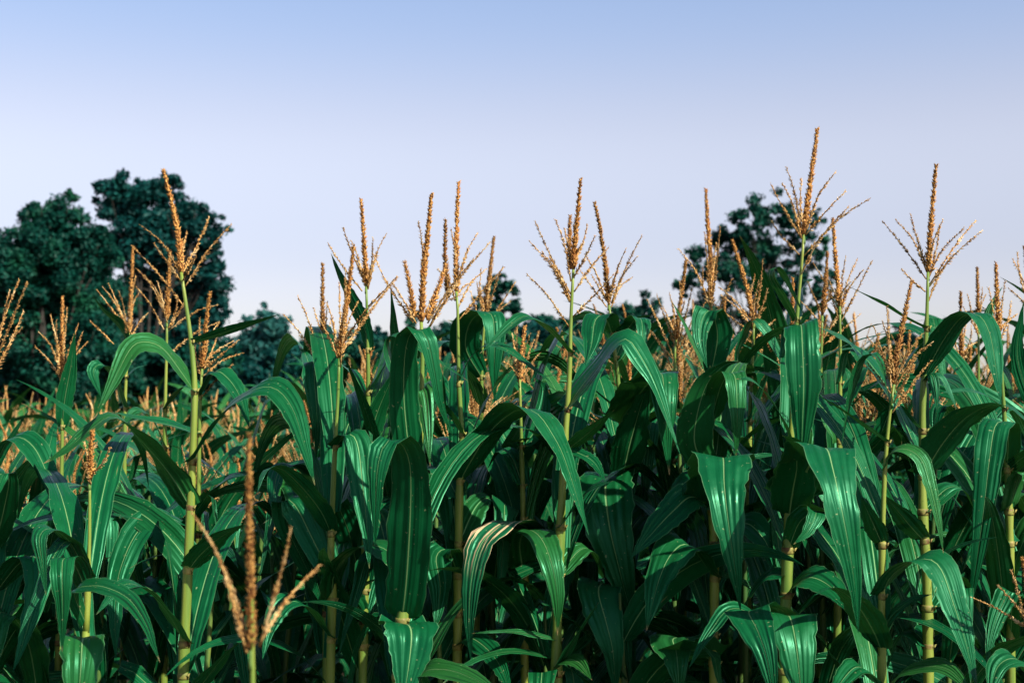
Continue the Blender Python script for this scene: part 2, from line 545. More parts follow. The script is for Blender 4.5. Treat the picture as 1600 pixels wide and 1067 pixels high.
# ------------------------------------------------------------------ trees beyond the field
def tree(label, D, lobes, mat, leaf=0.13, dens=1.0, trunk_px=None, group='trees beyond the corn field', clump=1.0, name='broadleaf_tree', seed=0, gap=0.0, limb=0.7):
    r = np.random.default_rng(900 + seed)
    base_px = trunk_px if trunk_px is not None else sum(l[0] * l[2] for l in lobes) / sum(l[2] for l in lobes)
    g = P(base_px, 690, D)
    g[2] = -0.05
    root = bpy.data.objects.new(name, None)
    COL.objects.link(root)
    root.location = g
    tag(root, label, name.split('_')[-1], group)
    k = D / F
    top_z = max(P(l[0], l[1], D)[2] for l in lobes)
    # trunk and limbs
    mb = MB()
    H = top_z
    wob = r.normal(size=(6, 3)) * 0.05 * H * np.array((1, 1, 0))
    tp = np.array([(0, 0, H * t) for t in np.linspace(0, 0.8, 6)]) + wob * np.linspace(0, 1, 6)[:, None]
    tube(mb, tp, np.linspace(0.030 * H, 0.006 * H, 6) * limb, 8)
    cen = []
    for (cx, cy, rx, ry) in lobes:
        c = P(cx, cy, D) - g
        c[1] += (r.random() - 0.5) * 1.4 * min(rx, 90) * k
        cen.append(c)
        j = min(5, max(1, int((c[2] / H) * 5 * 0.75)))
        b = tp[j - 1]
        m = (b + c) / 2 + np.array((0, 0, 0.06 * H)) + r.normal(size=3) * 0.03 * H
        tube(mb, spline((b, m, c), 7), np.linspace(0.010 * H, 0.002 * H, 7) * limb, 5)
        for _ in range(3):
            e = c + r.normal(size=3) * np.array((rx, rx, ry)) * k * 0.45
            tube(mb, spline((m, (m + e) / 2 + r.normal(size=3) * 0.02 * H, e), 5), np.linspace(0.004 * H, 0.0008 * H, 5) * limb, 4)
    trunk = link('trunk', mb.mesh('trunk', M_BARK), root)
    # crown: leaf sprays spread through clumps set on and in each lobe
    pts, nrm = [], []
    for (cx, cy, rx, ry), c in zip(lobes, cen):
        ra = np.array((rx, rx * 0.85, ry)) * k
        vol = ra[0] * ra[1] * ra[2]
        ncl = max(7, int(44 * clump * (vol ** 0.55)))
        d = unit(r.normal(size=(ncl, 3)))
        rad = 0.30 + 0.66 * r.random((ncl, 1)) ** 0.7
        cc = c + d * ra * rad
        cr = (0.15 + 0.22 * r.random(ncl)) * (np.mean(ra) ** 0.8)
        keep = r.random(ncl) > gap
        for q, w in zip(cc[keep], cr[keep]):
            nl = int(42 * dens * (w / leaf) ** 1.7 * 0.22) + 6
            dd = unit(r.normal(size=(nl, 3)))
            rr = r.random((nl, 1)) ** 0.5 * (0.8 + 0.45 * r.random((nl, 1)) ** 3)
            pts.append(q + dd * rr * w * np.array((1.15, 1.15, 0.8)))
            nrm.append(unit(dd + 0.9 * r.normal(size=(nl, 3)) + np.array((0, 0, 0.5))))
    p = np.concatenate(pts)
    nn = np.concatenate(nrm)
    a = unit(np.cross(nn, r.normal(size=p.shape)))
    b = np.cross(nn, a)
    sz = leaf * (0.6 + 0.8 * r.random((len(p), 1)))
    V = np.stack((p - a * sz, p - b * sz * 0.55 + nn * sz * 0.12, p + a * sz, p + b * sz * 0.55 + nn * sz * 0.12), 1).reshape(-1, 3)
    mb = MB()
    mb.add(V, np.arange(len(p) * 4).reshape(-1, 4))
    link('crown', mb.mesh('crown', mat, smooth_=False), root)
    return root


tree('tall dark bushy tree at the left edge, crown pointed at its top', 36,
     [(60, 420, 75, 85), (148, 385, 36, 40), (105, 350, 44, 52), (25, 470, 60, 110), (125, 460, 75, 100), (60, 560, 95, 90), (104, 305, 10, 26), (140, 560, 80, 80), (60, 345, 42, 30)],
     M_CROWN_A, leaf=0.062, dens=1.4, trunk_px=70, seed=1, clump=1.7)
tree('big round topped tree with lobed crown behind the tall left corn plant', 41,
     [(205, 312, 54, 46), (258, 305, 36, 38), (172, 310, 32, 34), (235, 375, 75, 60), (285, 345, 40, 40), (325, 360, 36, 38), (338, 405, 18, 26), (310, 430, 48, 45), (335, 490, 32, 40),
      (255, 470, 80, 70), (315, 560, 55, 70), (215, 560, 70, 80)],
     M_CROWN_B, leaf=0.078, dens=1.3, trunk_px=245, seed=2, clump=1.3)
tree('slim tree tip cut off by the left edge of the picture', 52, [(-22, 410, 24, 60), (-35, 500, 40, 90), (-5, 372, 8, 12)], M_CROWN_B, leaf=0.13, trunk_px=-30, seed=3)
tree('soft pointed tree just right of the big left trees', 56, [(415, 545, 42, 60), (414, 492, 11, 28), (390, 590, 40, 45), (450, 580, 34, 50), (432, 515, 18, 25)],
     M_CROWN_HAZY, leaf=0.13, dens=1.1, trunk_px=415, seed=4, clump=1.4)
tree('low bushy tree behind the paired tassels left of centre', 58, [(500, 575, 42, 52), (470, 600, 40, 50), (530, 600, 45, 50)], M_CROWN_HAZY, leaf=0.14, trunk_px=500, seed=5, clump=1.3)
tree('low tree with uneven top behind the lone left centre tassel', 58, [(575, 560, 42, 48), (610, 585, 40, 52), (560, 610, 60, 40), (590, 528, 18, 20)], M_CROWN_B, leaf=0.13, trunk_px=580, seed=6, clump=1.3)
tree('thin topped tree behind the thick double tassel in the centre', 52, [(645, 500, 16, 26), (660, 550, 42, 45), (700, 545, 40, 45), (680, 600, 60, 45), (630, 580, 30, 50)], M_CROWN_A, leaf=0.11, dens=0.9, trunk_px=670, seed=7, clump=1.3)
tree('small round crowned tree peeking between the centre tassels', 50, [(782, 452, 28, 24), (765, 480, 30, 28), (800, 480, 18, 20), (775, 540, 48, 50), (745, 590, 50, 45)], M_CROWN_A, leaf=0.10, trunk_px=775, seed=8, clump=1.3)
tree('wide low tree behind the many branched centre tassel', 54, [(870, 540, 48, 50), (840, 520, 28, 32), (900, 580, 60, 50), (850, 600, 60, 45)], M_CROWN_A, leaf=0.11, trunk_px=870, seed=9, clump=1.3)
tree('dark rounded tree right of the centre tassels', 52, [(1010, 490, 28, 34), (975, 510, 30, 34), (945, 545, 44, 50), (1030, 540, 44, 48), (990, 590, 70, 50)], M_CROWN_A, leaf=0.11, trunk_px=1000, seed=10, clump=1.3)
tree('airy right hand tree with sky showing through its crown', 44,
     [(1208, 322, 38, 32), (1172, 348, 38, 32), (1245, 350, 36, 36), (1140, 376, 38, 32), (1100, 408, 36, 30), (1190, 398, 50, 38), (1250, 405, 34, 36), (1078, 442, 26, 28),
      (1140, 432, 42, 34), (1210, 455, 46, 34), (1262, 450, 26, 30), (1115, 485, 46, 30), (1185, 510, 46, 30), (1085, 530, 40, 34), (1240, 525, 40, 32), (1150, 560, 66, 34), (1282, 385, 20, 28), (1270, 500, 24, 28), (1288, 440, 20, 28), (1280, 345, 14, 20)],
     M_CROWN_A, leaf=0.075, dens=1.1, trunk_px=1185, seed=11, clump=1.25, gap=0.16, limb=0.42)
tree('small far rounded bush between the two right hand tassels', 62, [(1412, 528, 24, 24), (1385, 548, 22, 20), (1415, 570, 40, 30)], M_CROWN_B, leaf=0.14, trunk_px=1408, seed=12, clump=1.4)
tree('low far bush at the right end of the tree line', 64, [(1300, 585, 34, 26), (1330, 600, 50, 24)], M_CROWN_HAZY, leaf=0.14, trunk_px=1310, seed=13, clump=1.4)

for i, (lab, D, lob) in enumerate((
        ('dark undergrowth at the foot of the left edge tree', 37, [(-30, 605, 70, 65), (40, 600, 75, 65), (110, 600, 65, 65)]),
        ('dark undergrowth below the big round topped tree', 40, [(180, 595, 65, 65), (250, 590, 65, 70), (320, 590, 60, 66)]),
        ('low bushes left of the paired tassels, below the soft pointed tree', 54, [(385, 600, 46, 46), (440, 592, 50, 56)]),
        ('low bushes behind the left centre tassels', 55, [(500, 585, 60, 66), (570, 580, 60, 66), (630, 585, 50, 64)]),
        ('low bushes behind the middle of the corn', 52, [(700, 578, 60, 70), (770, 585, 60, 66), (840, 575, 60, 72)]),
        ('low bushes behind the right centre tassels', 52, [(915, 572, 60, 74), (985, 570, 60, 76), (1050, 580, 50, 66)]),
        ('low bushes under the airy right hand tree', 50, [(1120, 620, 60, 34), (1190, 622, 60, 34), (1260, 622, 60, 32)]))):
    tree(lab, D, lob, M_CROWN_A if i % 2 else M_CROWN_B, leaf=0.12, dens=1.2, seed=40 + i, clump=1.7, name='bush', group='bushes below the trees')


# ------------------------------------------------------------------ corn plants
def stalk_mesh(path, rad, nodes, seed):
    """a jointed stalk: a little thicker just under each joint"""
    mb = MB()
    n = 48
    c = spline(path, n)
    z = c[:, 2]
    r = np.interp(z, [x for x, _ in rad], [y for _, y in rad])
    for zn in nodes:
        dz = zn - z
        r = r * (1 + 0.14 * np.where(dz > 0, np.exp(-dz / 0.07), 0) + 0.10 * np.exp(-(dz / 0.012) ** 2))
    tube(mb, c, r, 10)
    return mb, c, r


def node_mesh(c, r, z, T):
    """collar ring with small torn edge where a leaf leaves the stalk"""
    mb = MB()
    i = int(np.argmin(np.abs(c[:, 2] - z)))
    p = np.array([np.interp(z, c[:, 2], c[:, k]) for k in range(3)])
    R0 = r[i]
    path = np.array([p + np.array((0, 0, h)) for h in (-0.007, -0.003, 0.0, 0.003, 0.007)])
    tube(mb, path, np.array((1.02, 1.07, 1.10, 1.07, 1.02)) * R0, 10)
    q = p + np.array((R0 * 0.9, -R0 * 0.7, 0.0))
    mb.add(np.array((q, q + (0, 0, -0.008), q + (0.006, -0.003, 0.007), q + (0.001, -0.005, 0.006))), None, ((0, 1, 2), (0, 2, 3), (1, 3, 2), (0, 3, 1)))
    return mb


def natural_leaf(zb, az, length, e0, bend, rr, power=1.4, kink=None, side=0.0):
    """centre line of a leaf that rises from the stalk and bends over"""
    n = 14
    s = np.linspace(0, 1, n)
    e = np.radians(e0 - bend * s ** power)
    if kink is not None:
        e = np.where(s > kink, np.minimum(e, R(-72)), e)
    a = az + side * s
    st = length / (n - 1)
    d = np.stack((np.cos(e) * np.cos(a), np.cos(e) * np.sin(a), np.sin(e)), 1) * st
    p = np.vstack((np.zeros(3), np.cumsum(d[:-1], axis=0)))
    p[:, 2] += zb
    p[:, 0] += 0.006 * math.cos(az)
    p[:, 1] += 0.006 * math.sin(az)
    return p


HERO_GROUP = 'corn plants of the front rows'
hero_spots = []


def hero(label, d, stalk, tassel, leaves, r_low=0.0090, lower=8, seed=0, spike_thick=1.0, dens=1.0, fs=1.0):
    """one traced plant. stalk: pixels from the tassel base down; tassel: dict(spike=[...], branches=[(tip, base)...]); leaves: (points, width px, depth run, twist)"""
    r = np.random.default_rng(3000 + seed)
    k = d / F
    sp = [P(x, y, d) for x, y in stalk]
    low = sp[-1]
    slope = (sp[-2] - sp[-1]) / max(1e-6, sp[-2][2] - sp[-1][2])
    slope = np.clip(slope, -0.08, 0.08)
    foot = low - np.array((slope[0] * low[2] * 0.6, 0, low[2]))
    root = bpy.data.objects.new('corn_plant', None)
    COL.objects.link(root)
    root.location = foot
    hero_spots.append((stalk[0][0], label))
    tag(root, label, 'corn plant', HERO_GROUP)
    path = np.array([foot] + sp[::-1]) - foot
    top = path[-1]
    Ht = top[2]
    rad = [(0, r_low * 1.25), (Ht * 0.5, r_low), (Ht * 0.72, r_low * 0.82), (Ht * 0.88, r_low * 0.52), (Ht, r_low * 0.30)]
    fine = spline(path, 60)

    def on_stalk(z):
        return np.array([np.interp(z, fine[:, 2], fine[:, j]) for j in range(3)])
    nodes = []
    built = []
    for li, lf in enumerate(leaves):
        pts, w, run, tw = lf[0], lf[1], lf[2], lf[3]
        opt = lf[4] if len(lf) > 4 else {}
        m = len(pts)
        cum = np.concatenate(([0], np.cumsum([math.dist(pts[i][:2], pts[i + 1][:2]) for i in range(m - 1)])))
        cum /= cum[-1]
        c = []
        for (q, s) in zip(pts, cum):
            dd = q[2] if len(q) > 2 else run * s
            c.append(P(q[0], q[1], d + dd) - foot)
        c = np.array(c)
        zb = min(c[0][2], Ht * 0.985)
        b = on_stalk(zb)
        gap_ = np.linalg.norm((c[0] - b)[[0, 2]])
        if gap_ > 0.022 or opt.get('attach'):
            zb = max(0.2, min(c[0][2] - 0.35 * gap_ - opt.get('drop', 0.05), Ht * 0.98))
            b = on_stalk(zb)
            c = np.vstack((b, c))
        else:
            c[0] = b
        nodes.append(zb)
        mb = MB()
        ribbon(mb, c, w * k * 1.04, twist=tw, twist_end=opt.get('te'), n=opt.get('n', 30), fold=opt.get('fold', 0.22), seed=seed * 31 + li, base=opt.get('base', 0.62), ripple=opt.get('ripple', 0.10), taper=opt.get('taper', (0.36, 1.35)))
        built.append(link('leaf', mb.mesh('leaf', opt.get('mat', M_LEAF), uvs=True), root))
        if opt.get('label'):
            built[-1]['label'] = opt['label']
    zmin = min([P(800, 1067, d)[2]] + [z - 0.1 for z in nodes])
    for i in range(lower):
        zb = max(0.25, zmin - 0.36 - i * 0.16)
        az = r.random() * 6.28
        if i < (5 if seed > 8 else 2) and lower > 3:
            zb = zmin + 0.05 + 0.10 * i + 0.05 * r.random()
            az = R(55 + 70 * r.random())
        c = natural_leaf(zb, az, 0.70 + 0.2 * r.random(), 64, 115 + 35 * r.random(), r)
        c[:, :2] += on_stalk(zb)[:2]
        mb = MB()
        ribbon(mb, c, 0.046 + 0.024 * r.random(), twist=r.normal() * 30, n=20, cols=5, seed=seed * 77 + i)
        link('leaf', mb.mesh('leaf', M_LEAF, uvs=True), root)
        nodes.append(zb)
    mb, cc, rr = stalk_mesh(path, rad, nodes, seed)
    st = link('stalk', mb.mesh('stalk', M_STALK), root)
    done = []
    for zn in nodes:
        if 0.9 < zn < Ht * 0.97 and all(abs(zn - q) > 0.055 for q in done):
            done.append(zn)
            link('node', node_mesh(cc, rr, zn, None).mesh('node', M_NODE), st)
    # tassel
    if tassel:
        tb = top + foot
        mb = MB()
        s0 = P(*tassel['spike'][0], d)
        axis = spline((tb - foot - (0, 0, 0.01), s0 - foot), 6) if np.linalg.norm(s0 - tb) > 0.02 else spline((tb - foot - (0, 0, 0.02), tb - foot), 4)
        tube(mb, axis, np.linspace(0.0034, 0.0026, len(axis)), 6)
        ts = link('tassel', mb.mesh('tassel', M_NECK), root)
        m = len(tassel['spike'])
        tilt = (r.random() - 0.5) * 0.10
        sp_path = spline([P(x, y, d + tilt * i / max(1, m - 1)) - foot for i, (x, y) in enumerate(tassel['spike'])], 14)
        link('spike', spike_mesh(sp_path, r, spike_thick, dens, 0.0, fs).mesh('spike', M_SPIKE), ts)
        for bi, br in enumerate(tassel.get('branches', [])):
            tip, bs = br[0], (br[1] if len(br) > 1 else None)
            thick = br[2] if len(br) > 2 else 0
            if bs is None:
                bs = (tassel['spike'][0][0] + r.normal() * 1.5, tassel['spike'][0][1] + r.random() * 22 - 4)
            dep = (r.random() - 0.5) * 0.16
            p0, p1 = P(*bs, d) - foot, P(*tip, d + dep) - foot
            sag = np.array((0, 0, np.linalg.norm(p1 - p0) * (0.04 + 0.05 * r.random())))
            pm = (p0 + p1) / 2 + sag + r.normal(size=3) * 0.004
            bp = spline((p0, pm, p1), 12)
            if thick:
                me = spike_mesh(bp, r, 0.8, dens).mesh('branch', M_SPIKE)
            else:
                me = branch_mesh(bp, r, dens * 1.0, 0.3 * r.random(), 0.12, fs).mesh('branch', M_TASSEL)
            link('branch', me, ts)
    return root


D0 = dict
# --- left part -------------------------------------------------------------------------------------------------
hero('tall thick stalked corn plant on the left, tassel against the dark trees', 2.85,
     [(283, 425), (287, 452), (298, 530), (304, 614), (299, 760), (292, 930), (286, 1067)],
     D0(spike=[(283, 425), (279, 370), (268, 315), (255, 265)],
        branches=[((220, 352), (281, 427)), ((205, 383), (287, 478)), ((327, 338), (284, 430)), ((362, 350), (288, 450)), ((292, 362), (283, 425)), ((306, 400), (285, 440)), ((240, 380), (283, 440))]),
     [([(303, 612), (285, 584), (255, 545), (226, 534), (204, 545), (178, 595), (149, 652)], 42, -0.12, 48),
      ([(304, 794), (268, 745), (222, 690), (178, 651), (140, 672), (104, 702), (68, 724)], 58, -0.10, -60, D0(te=62, fold=0.3)),
      ([(297, 722), (318, 692), (352, 645), (395, 610), (430, 607), (458, 640), (477, 700), (492, 758)], 54, -0.22, 35),
      ([(299, 536), (340, 523), (390, 506), (438, 491)], 22, -0.05, -25, D0(fold=0.35)),
      ([(289, 892), (312, 868), (346, 838), (384, 818)], 40, -0.12, -20),
      ([(288, 1006), (265, 962), (228, 922), (192, 914), (150, 960)], 50, -0.2, 20),
      ([(300, 1110), (330, 1050), (355, 1020), (374, 1003)], 44, -0.18, 10)],
     r_low=0.0108, seed=1, spike_thick=1.15)
hero('corn plant half hidden just left of the thick stalk, wide loose tassel', 3.6,
     [(261, 500), (260, 560), (258, 640), (257, 760), (256, 900), (256, 1067)],
     D0(spike=[(261, 500), (263, 440), (266, 392)],
        branches=[((214, 420), (258, 488)), ((226, 430),), ((212, 447), (256, 515)), ((246, 440),), ((278, 463),), ((340, 476), (263, 517)), ((342, 503), (262, 555)), ((290, 470),)]),
     [([(259, 640), (280, 612), (300, 600), (318, 625)], 34, -0.1, 30), ([(258, 700), (240, 660), (215, 640), (190, 665)], 36, -0.1, 30)], seed=2)
hero('slender corn plant second tassel left of the thick stalk, upright narrow spike', 4.0,
     [(202, 520), (197, 590), (195, 660), (194, 800), (193, 1000)],
     D0(spike=[(202, 520), (205, 450), (208, 386)],
        branches=[((151, 452), (197, 512)), ((160, 448), (198, 510)), ((169, 442),), ((186, 455),), ((218, 456),), ((212, 430),), ((232, 488), (204, 530)), ((142, 502), (178, 538))]),
     [([(206, 532), (186, 507), (162, 486), (144, 461)], 22, -0.04, -20, D0(fold=0.4)), ([(197, 590), (212, 576), (230, 570)], 14, 0, 20),
      ([(196, 640), (178, 590), (160, 570), (146, 580), (158, 620)], 30, -0.1, 30)], seed=3)
hero('corn plant with fan shaped tassel and one upright dark blade near the left edge', 3.6,
     [(97, 585), (97, 690), (95, 800), (92, 1000)],
     D0(spike=[(97, 585), (97, 520), (98, 464)],
        branches=[((55, 541), (95, 590)), ((61, 519), (96, 586)), ((79, 492),), ((88, 500),), ((123, 505),), ((129, 520),), ((137, 533), (99, 590)), ((105, 480),)]),
     [([(96, 668), (101, 625), (111, 570), (117, 518)], 26, -0.04, -30, D0(fold=0.3)), ([(95, 800), (70, 760), (45, 740), (25, 770), (12, 830)], 40, -0.1, 20),
      ([(94, 850), (125, 790), (150, 770), (172, 800), (180, 850)], 40, -0.1, 25)], seed=4)
hero('corn plant cut by the left edge, tassel branches leaning into the picture', 3.0,
     [(-9, 560), (-9, 700), (-10, 900), (-12, 1067)],
     D0(spike=[(-9, 560), (-10, 490), (-6, 420)], branches=[((30, 437), (-8, 555)), ((43, 440), (-8, 565)), ((37, 485), (-8, 580)), ((34, 512), (-8, 590)), ((-40, 460),), ((15, 452),)]),
     [([(-9, 735), (8, 694), (30, 683), (54, 700), (75, 742), (100, 800), (122, 846)], 40, -0.15, 25),
      ([(-10, 860), (5, 800), (14, 750), (4, 742), (-10, 790)], 40, -0.2, 0),
      ([(-10, 930), (30, 880), (55, 870), (60, 910), (40, 990), (20, 1050)], 46, -0.2, 10)], seed=5)
hero('thin corn plant right behind the thick left stalk, pale branches pointing right', 3.3,
     [(316, 575), (313, 620), (311, 700), (310, 850), (309, 960), (308, 1067)],
     D0(spike=[(316, 575), (321, 515), (328, 456)],
        branches=[((364, 533), (318, 571)), ((373, 531), (318, 578)), ((379, 551), (317, 588)), ((363, 570), (315, 620)), ((312, 497),), ((342, 504), (315, 560)), ((338, 530),), ((305, 540),)]),
     [([(311, 678), (270, 665), (222, 655), (174, 643)], 36, -0.12, 22, D0(fold=0.3)),
      ([(310, 836), (285, 818), (258, 807), (235, 812), (212, 835), (194, 872), (183, 912), (180, 970), (181, 1030)], 46, -0.2, 30),
      ([(311, 620), (335, 582), (355, 590), (375, 620), (390, 670)], 34, -0.1, 25),
      ([(310, 790), (335, 765), (360, 745), (388, 742)], 40, -0.1, 25)], seed=6)
hero('short corn plant low on the left with a small sparse tassel', 2.6,
     [(140, 748), (140, 830), (138, 895), (134, 1000), (132, 1067)],
     D0(spike=[(140, 748), (142, 710), (144, 672)], branches=[((172, 698), (141, 742)), ((124, 708),), ((131, 690),), ((152, 690),)]),
     [([(140, 896), (127, 868), (108, 846), (88, 862), (58, 930), (28, 996)], 28, -0.12, 15),
      ([(139, 905), (110, 848, -.03), (80, 826, -.08), (62, 838, -.11), (66, 880, -.12), (72, 930, -.12)], 40, 0, 10),
      ([(138, 930), (118, 885, -.04), (100, 872, -.08), (97, 900, -.11), (98, 950, -.11), (97, 1018, -.1)], 40, 0, 0),
      ([(136, 1010, .02), (132, 997, -.02), (129, 1000, -.06), (127, 1035, -.09), (124, 1080, -.1), (120, 1160, -.1)], 60, 0, 0, D0(base=0.9)),
      ([(134, 975), (116, 925), (140, 915), (168, 918), (202, 936), (228, 974), (241, 1010), (250, 1034)], 32, -0.25, 35)], seed=7, r_low=0.0075)
hero('short out of focus corn plant nearest the viewer, its tassel low in the picture', 1.5,
     [(393, 1015), (394, 1050), (395, 1100)],
     D0(spike=[(393, 1015), (391, 900), (389, 790), (390, 678)],
        branches=[((333, 852), (388, 1008)), ((500, 882), (408, 1000)), ((455, 825), (406, 1010)), ((300, 800), (386, 1020))]),
     [([(395, 1350), (330, 1260), (250, 1240), (180, 1320)], 80, -0.05, 20), ([(395, 1400), (470, 1280), (560, 1270), (640, 1350)], 80, 0.05, 20)], seed=8, r_low=0.008, lower=3, spike_thick=0.62, dens=1.5, fs=0.72)
# --- left of centre ----------------------------------------------------------------------------------------------
hero('corn plant with narrow straight spike left of the forked tassel, behind a dark hanging blade', 3.25,
     [(504, 560), (506, 640), (508, 760), (509, 900), (510, 1067)],
     D0(spike=[(504, 560), (504, 480), (504, 413)], branches=[((465, 462), (498, 552)), ((443, 491), (497, 566)), ((467, 523), (498, 566)), ((512, 472),), ((517, 500),), ((490, 480),)]),
     [([(506, 640, .04), (512, 585, .02), (500, 566, -.04), (491, 580, -.1), (494, 630, -.12), (496, 670, -.12), (494, 716, -.11)], 42, 0, 0),
      ([(507, 690), (512, 600), (530, 572), (556, 590), (574, 640), (582, 700)], 54, -0.15, -25),
      ([(508, 780), (480, 742), (450, 726), (432, 745), (425, 800)], 46, -0.15, 10)], seed=9)
hero('corn plant with leaning bushy tassel left of centre, thin stalk low leaf arching', 3.0,
     [(530, 558), (528, 620), (524, 690), (519, 800), (517, 870), (519, 945), (516, 1067)],
     D0(spike=[(530, 558), (538, 500), (546, 440), (553, 384)],
        branches=[((530, 442),), ((510, 472), (527, 545)), ((622, 432), (534, 552)), ((605, 452), (534, 548)), ((586, 470), (533, 540)), ((520, 500),), ((500, 500), (528, 560)), ((560, 470),), ((540, 420),)]),
     [([(524, 700), (536, 684), (550, 679), (560, 700), (567, 760), (574, 830), (577, 888)], 44, -0.14, 20),
      ([(522, 834), (502, 800), (474, 764), (440, 733), (415, 735), (402, 770)], 40, -0.2, -15),
      ([(519, 938), (522, 900), (542, 868), (576, 852), (608, 862), (632, 900), (645, 950)], 62, -0.18, 15),
      ([(518, 1000), (480, 950), (450, 940), (425, 970), (410, 1030)], 48, -0.15, 20),
      ([(518, 900), (490, 845), (462, 790), (446, 783), (452, 830), (480, 890), (508, 955)], 46, 0.12, 15)], seed=10)
hero('corn plant with lone open tassel and a thin blade pointing up left of it', 3.15,
     [(572, 445), (573, 472), (575, 560), (575, 640), (571, 900), (567, 1040)],
     D0(spike=[(572, 445), (569, 380), (564, 311)],
        branches=[((536, 356), (569, 440)), ((512, 379), (566, 455)), ((548, 375), (569, 440)), ((583, 371),), ((603, 366), (575, 452)), ((620, 432), (574, 480)), ((590, 400),), ((556, 400),)]),
     [([(576, 548), (570, 515), (550, 470), (531, 430), (517, 396)], 28, -0.03, -35, D0(fold=0.35)),
      ([(575, 614), (590, 590), (612, 555)], 20, -0.05, 30), ([(574, 712), (586, 655), (606, 605), (622, 572)], 34, -0.08, -20),
      ([(571, 970), (560, 950), (552, 935), (565, 915), (600, 900)], 36, -0.1, 10), ([(573, 820), (590, 790), (612, 780), (625, 815)], 38, 0.12, 20)], seed=11)
hero('stout corn plant in the centre foreground behind a huge dark folded leaf', 2.8,
     [(658, 502), (660, 560), (655, 700), (638, 860), (629, 970), (623, 1067)],
     D0(spike=[(658, 502), (662, 430), (669, 360), (674, 304)],
        branches=[((632, 409), (648, 496), 1), ((583, 397), (646, 504)), ((654, 346), (662, 440)), ((766, 378), (672, 510)), ((740, 405), (668, 505)), ((697, 413), (668, 500), 1), ((612, 440), (650, 505)), ((720, 460), (670, 512)), ((690, 440),)]),
     [([(629, 970), (635, 905, -.05), (641, 800, -.12), (640, 725, -.17), (624, 690, -.21), (602, 693, -.23), (589, 740, -.24), (586, 852, -.22)], 64, 0, 0, D0(base=0.85, fold=0.15)),
      ([(650, 800), (640, 720, -.05), (631, 620, -.10), (634, 545, -.14), (648, 513, -.16), (667, 528, -.17), (678, 575, -.17), (688, 630, -.16), (709, 684, -.13)], 46, 0, 0, D0(base=0.8)),
      ([(655, 640), (620, 590), (606, 545), (613, 524), (634, 529), (662, 548), (696, 571), (731, 595)], 28, -0.05, 15),
      ([(655, 660), (655, 618), (662, 610), (668, 650), (672, 728)], 30, -0.1, 30),
      ([(629, 985, -.02), (636, 975, -.06), (643, 988, -.10), (640, 1030, -.12), (628, 1110, -.14)], 80, 0, 0, D0(base=0.9)),
      ([(624, 1130), (652, 1058), (690, 1045), (740, 1060), (795, 1095)], 50, -0.25, 30)], seed=12, r_low=0.0115, spike_thick=1.25)
hero('corn plant with tallest dark spike near the centre, broad shaded leaf arching right', 3.1,
     [(713, 455), (715, 480), (717, 600), (722, 690), (718, 760), (716, 900), (714, 1067)],
     D0(spike=[(713, 455), (713, 400), (714, 340), (717, 284)],
        branches=[((696, 343), (701, 465), 1), ((746, 364), (715, 440)), ((705, 358),), ((729, 399),), ((788, 417), (717, 500)), ((760, 420), (716, 480)), ((684, 420), (711, 470)), ((740, 440),)]),
     [([(719, 754), (735, 722), (768, 672), (808, 641), (838, 645), (864, 680), (884, 722), (920, 836)], 64, -0.3, -5),
      ([(717, 600), (735, 560), (760, 540), (790, 545), (830, 572), (865, 601)], 24, -0.1, 20),
      ([(718, 680), (705, 650), (688, 625), (672, 622)], 26, -0.1, 25),
      ([(716, 1010), (735, 996), (766, 1018), (786, 1050), (800, 1095)], 34, -0.25, 35),
      ([(717, 900), (700, 860), (682, 870), (688, 920), (680, 985)], 50, -0.1, 10),
      ([(717, 780), (690, 735), (668, 740), (660, 790)], 44, 0.1, 20),
      ([(717, 850), (745, 790), (770, 780), (790, 820)], 46, 0.12, 20)], seed=13)
hero('corn plant with slim tassel right of the tallest centre spike, blade hanging in a loop', 3.6,
     [(758, 490), (753, 560), (752, 640), (748, 760), (745, 900), (743, 1067)],
     D0(spike=[(758, 490), (765, 430), (772, 370)], branches=[((770, 413), (758, 500)), ((786, 415), (758, 500)), ((806, 440), (758, 512)), ((745, 440),), ((735, 455),), ((798, 470), (758, 515)), ((752, 420),)]),
     [([(752, 590, .0), (728, 545, -.05), (734, 505, -.1), (755, 488, -.14), (770, 496, -.18), (773, 540, -.2), (772, 580, -.2), (773, 628, -.19)], 48, 0, 0),
      ([(752, 640), (735, 590), (715, 570), (700, 590)], 34, -0.1, 20), ([(750, 700), (775, 670), (795, 700), (800, 760)], 40, -0.1, 15)], seed=14)
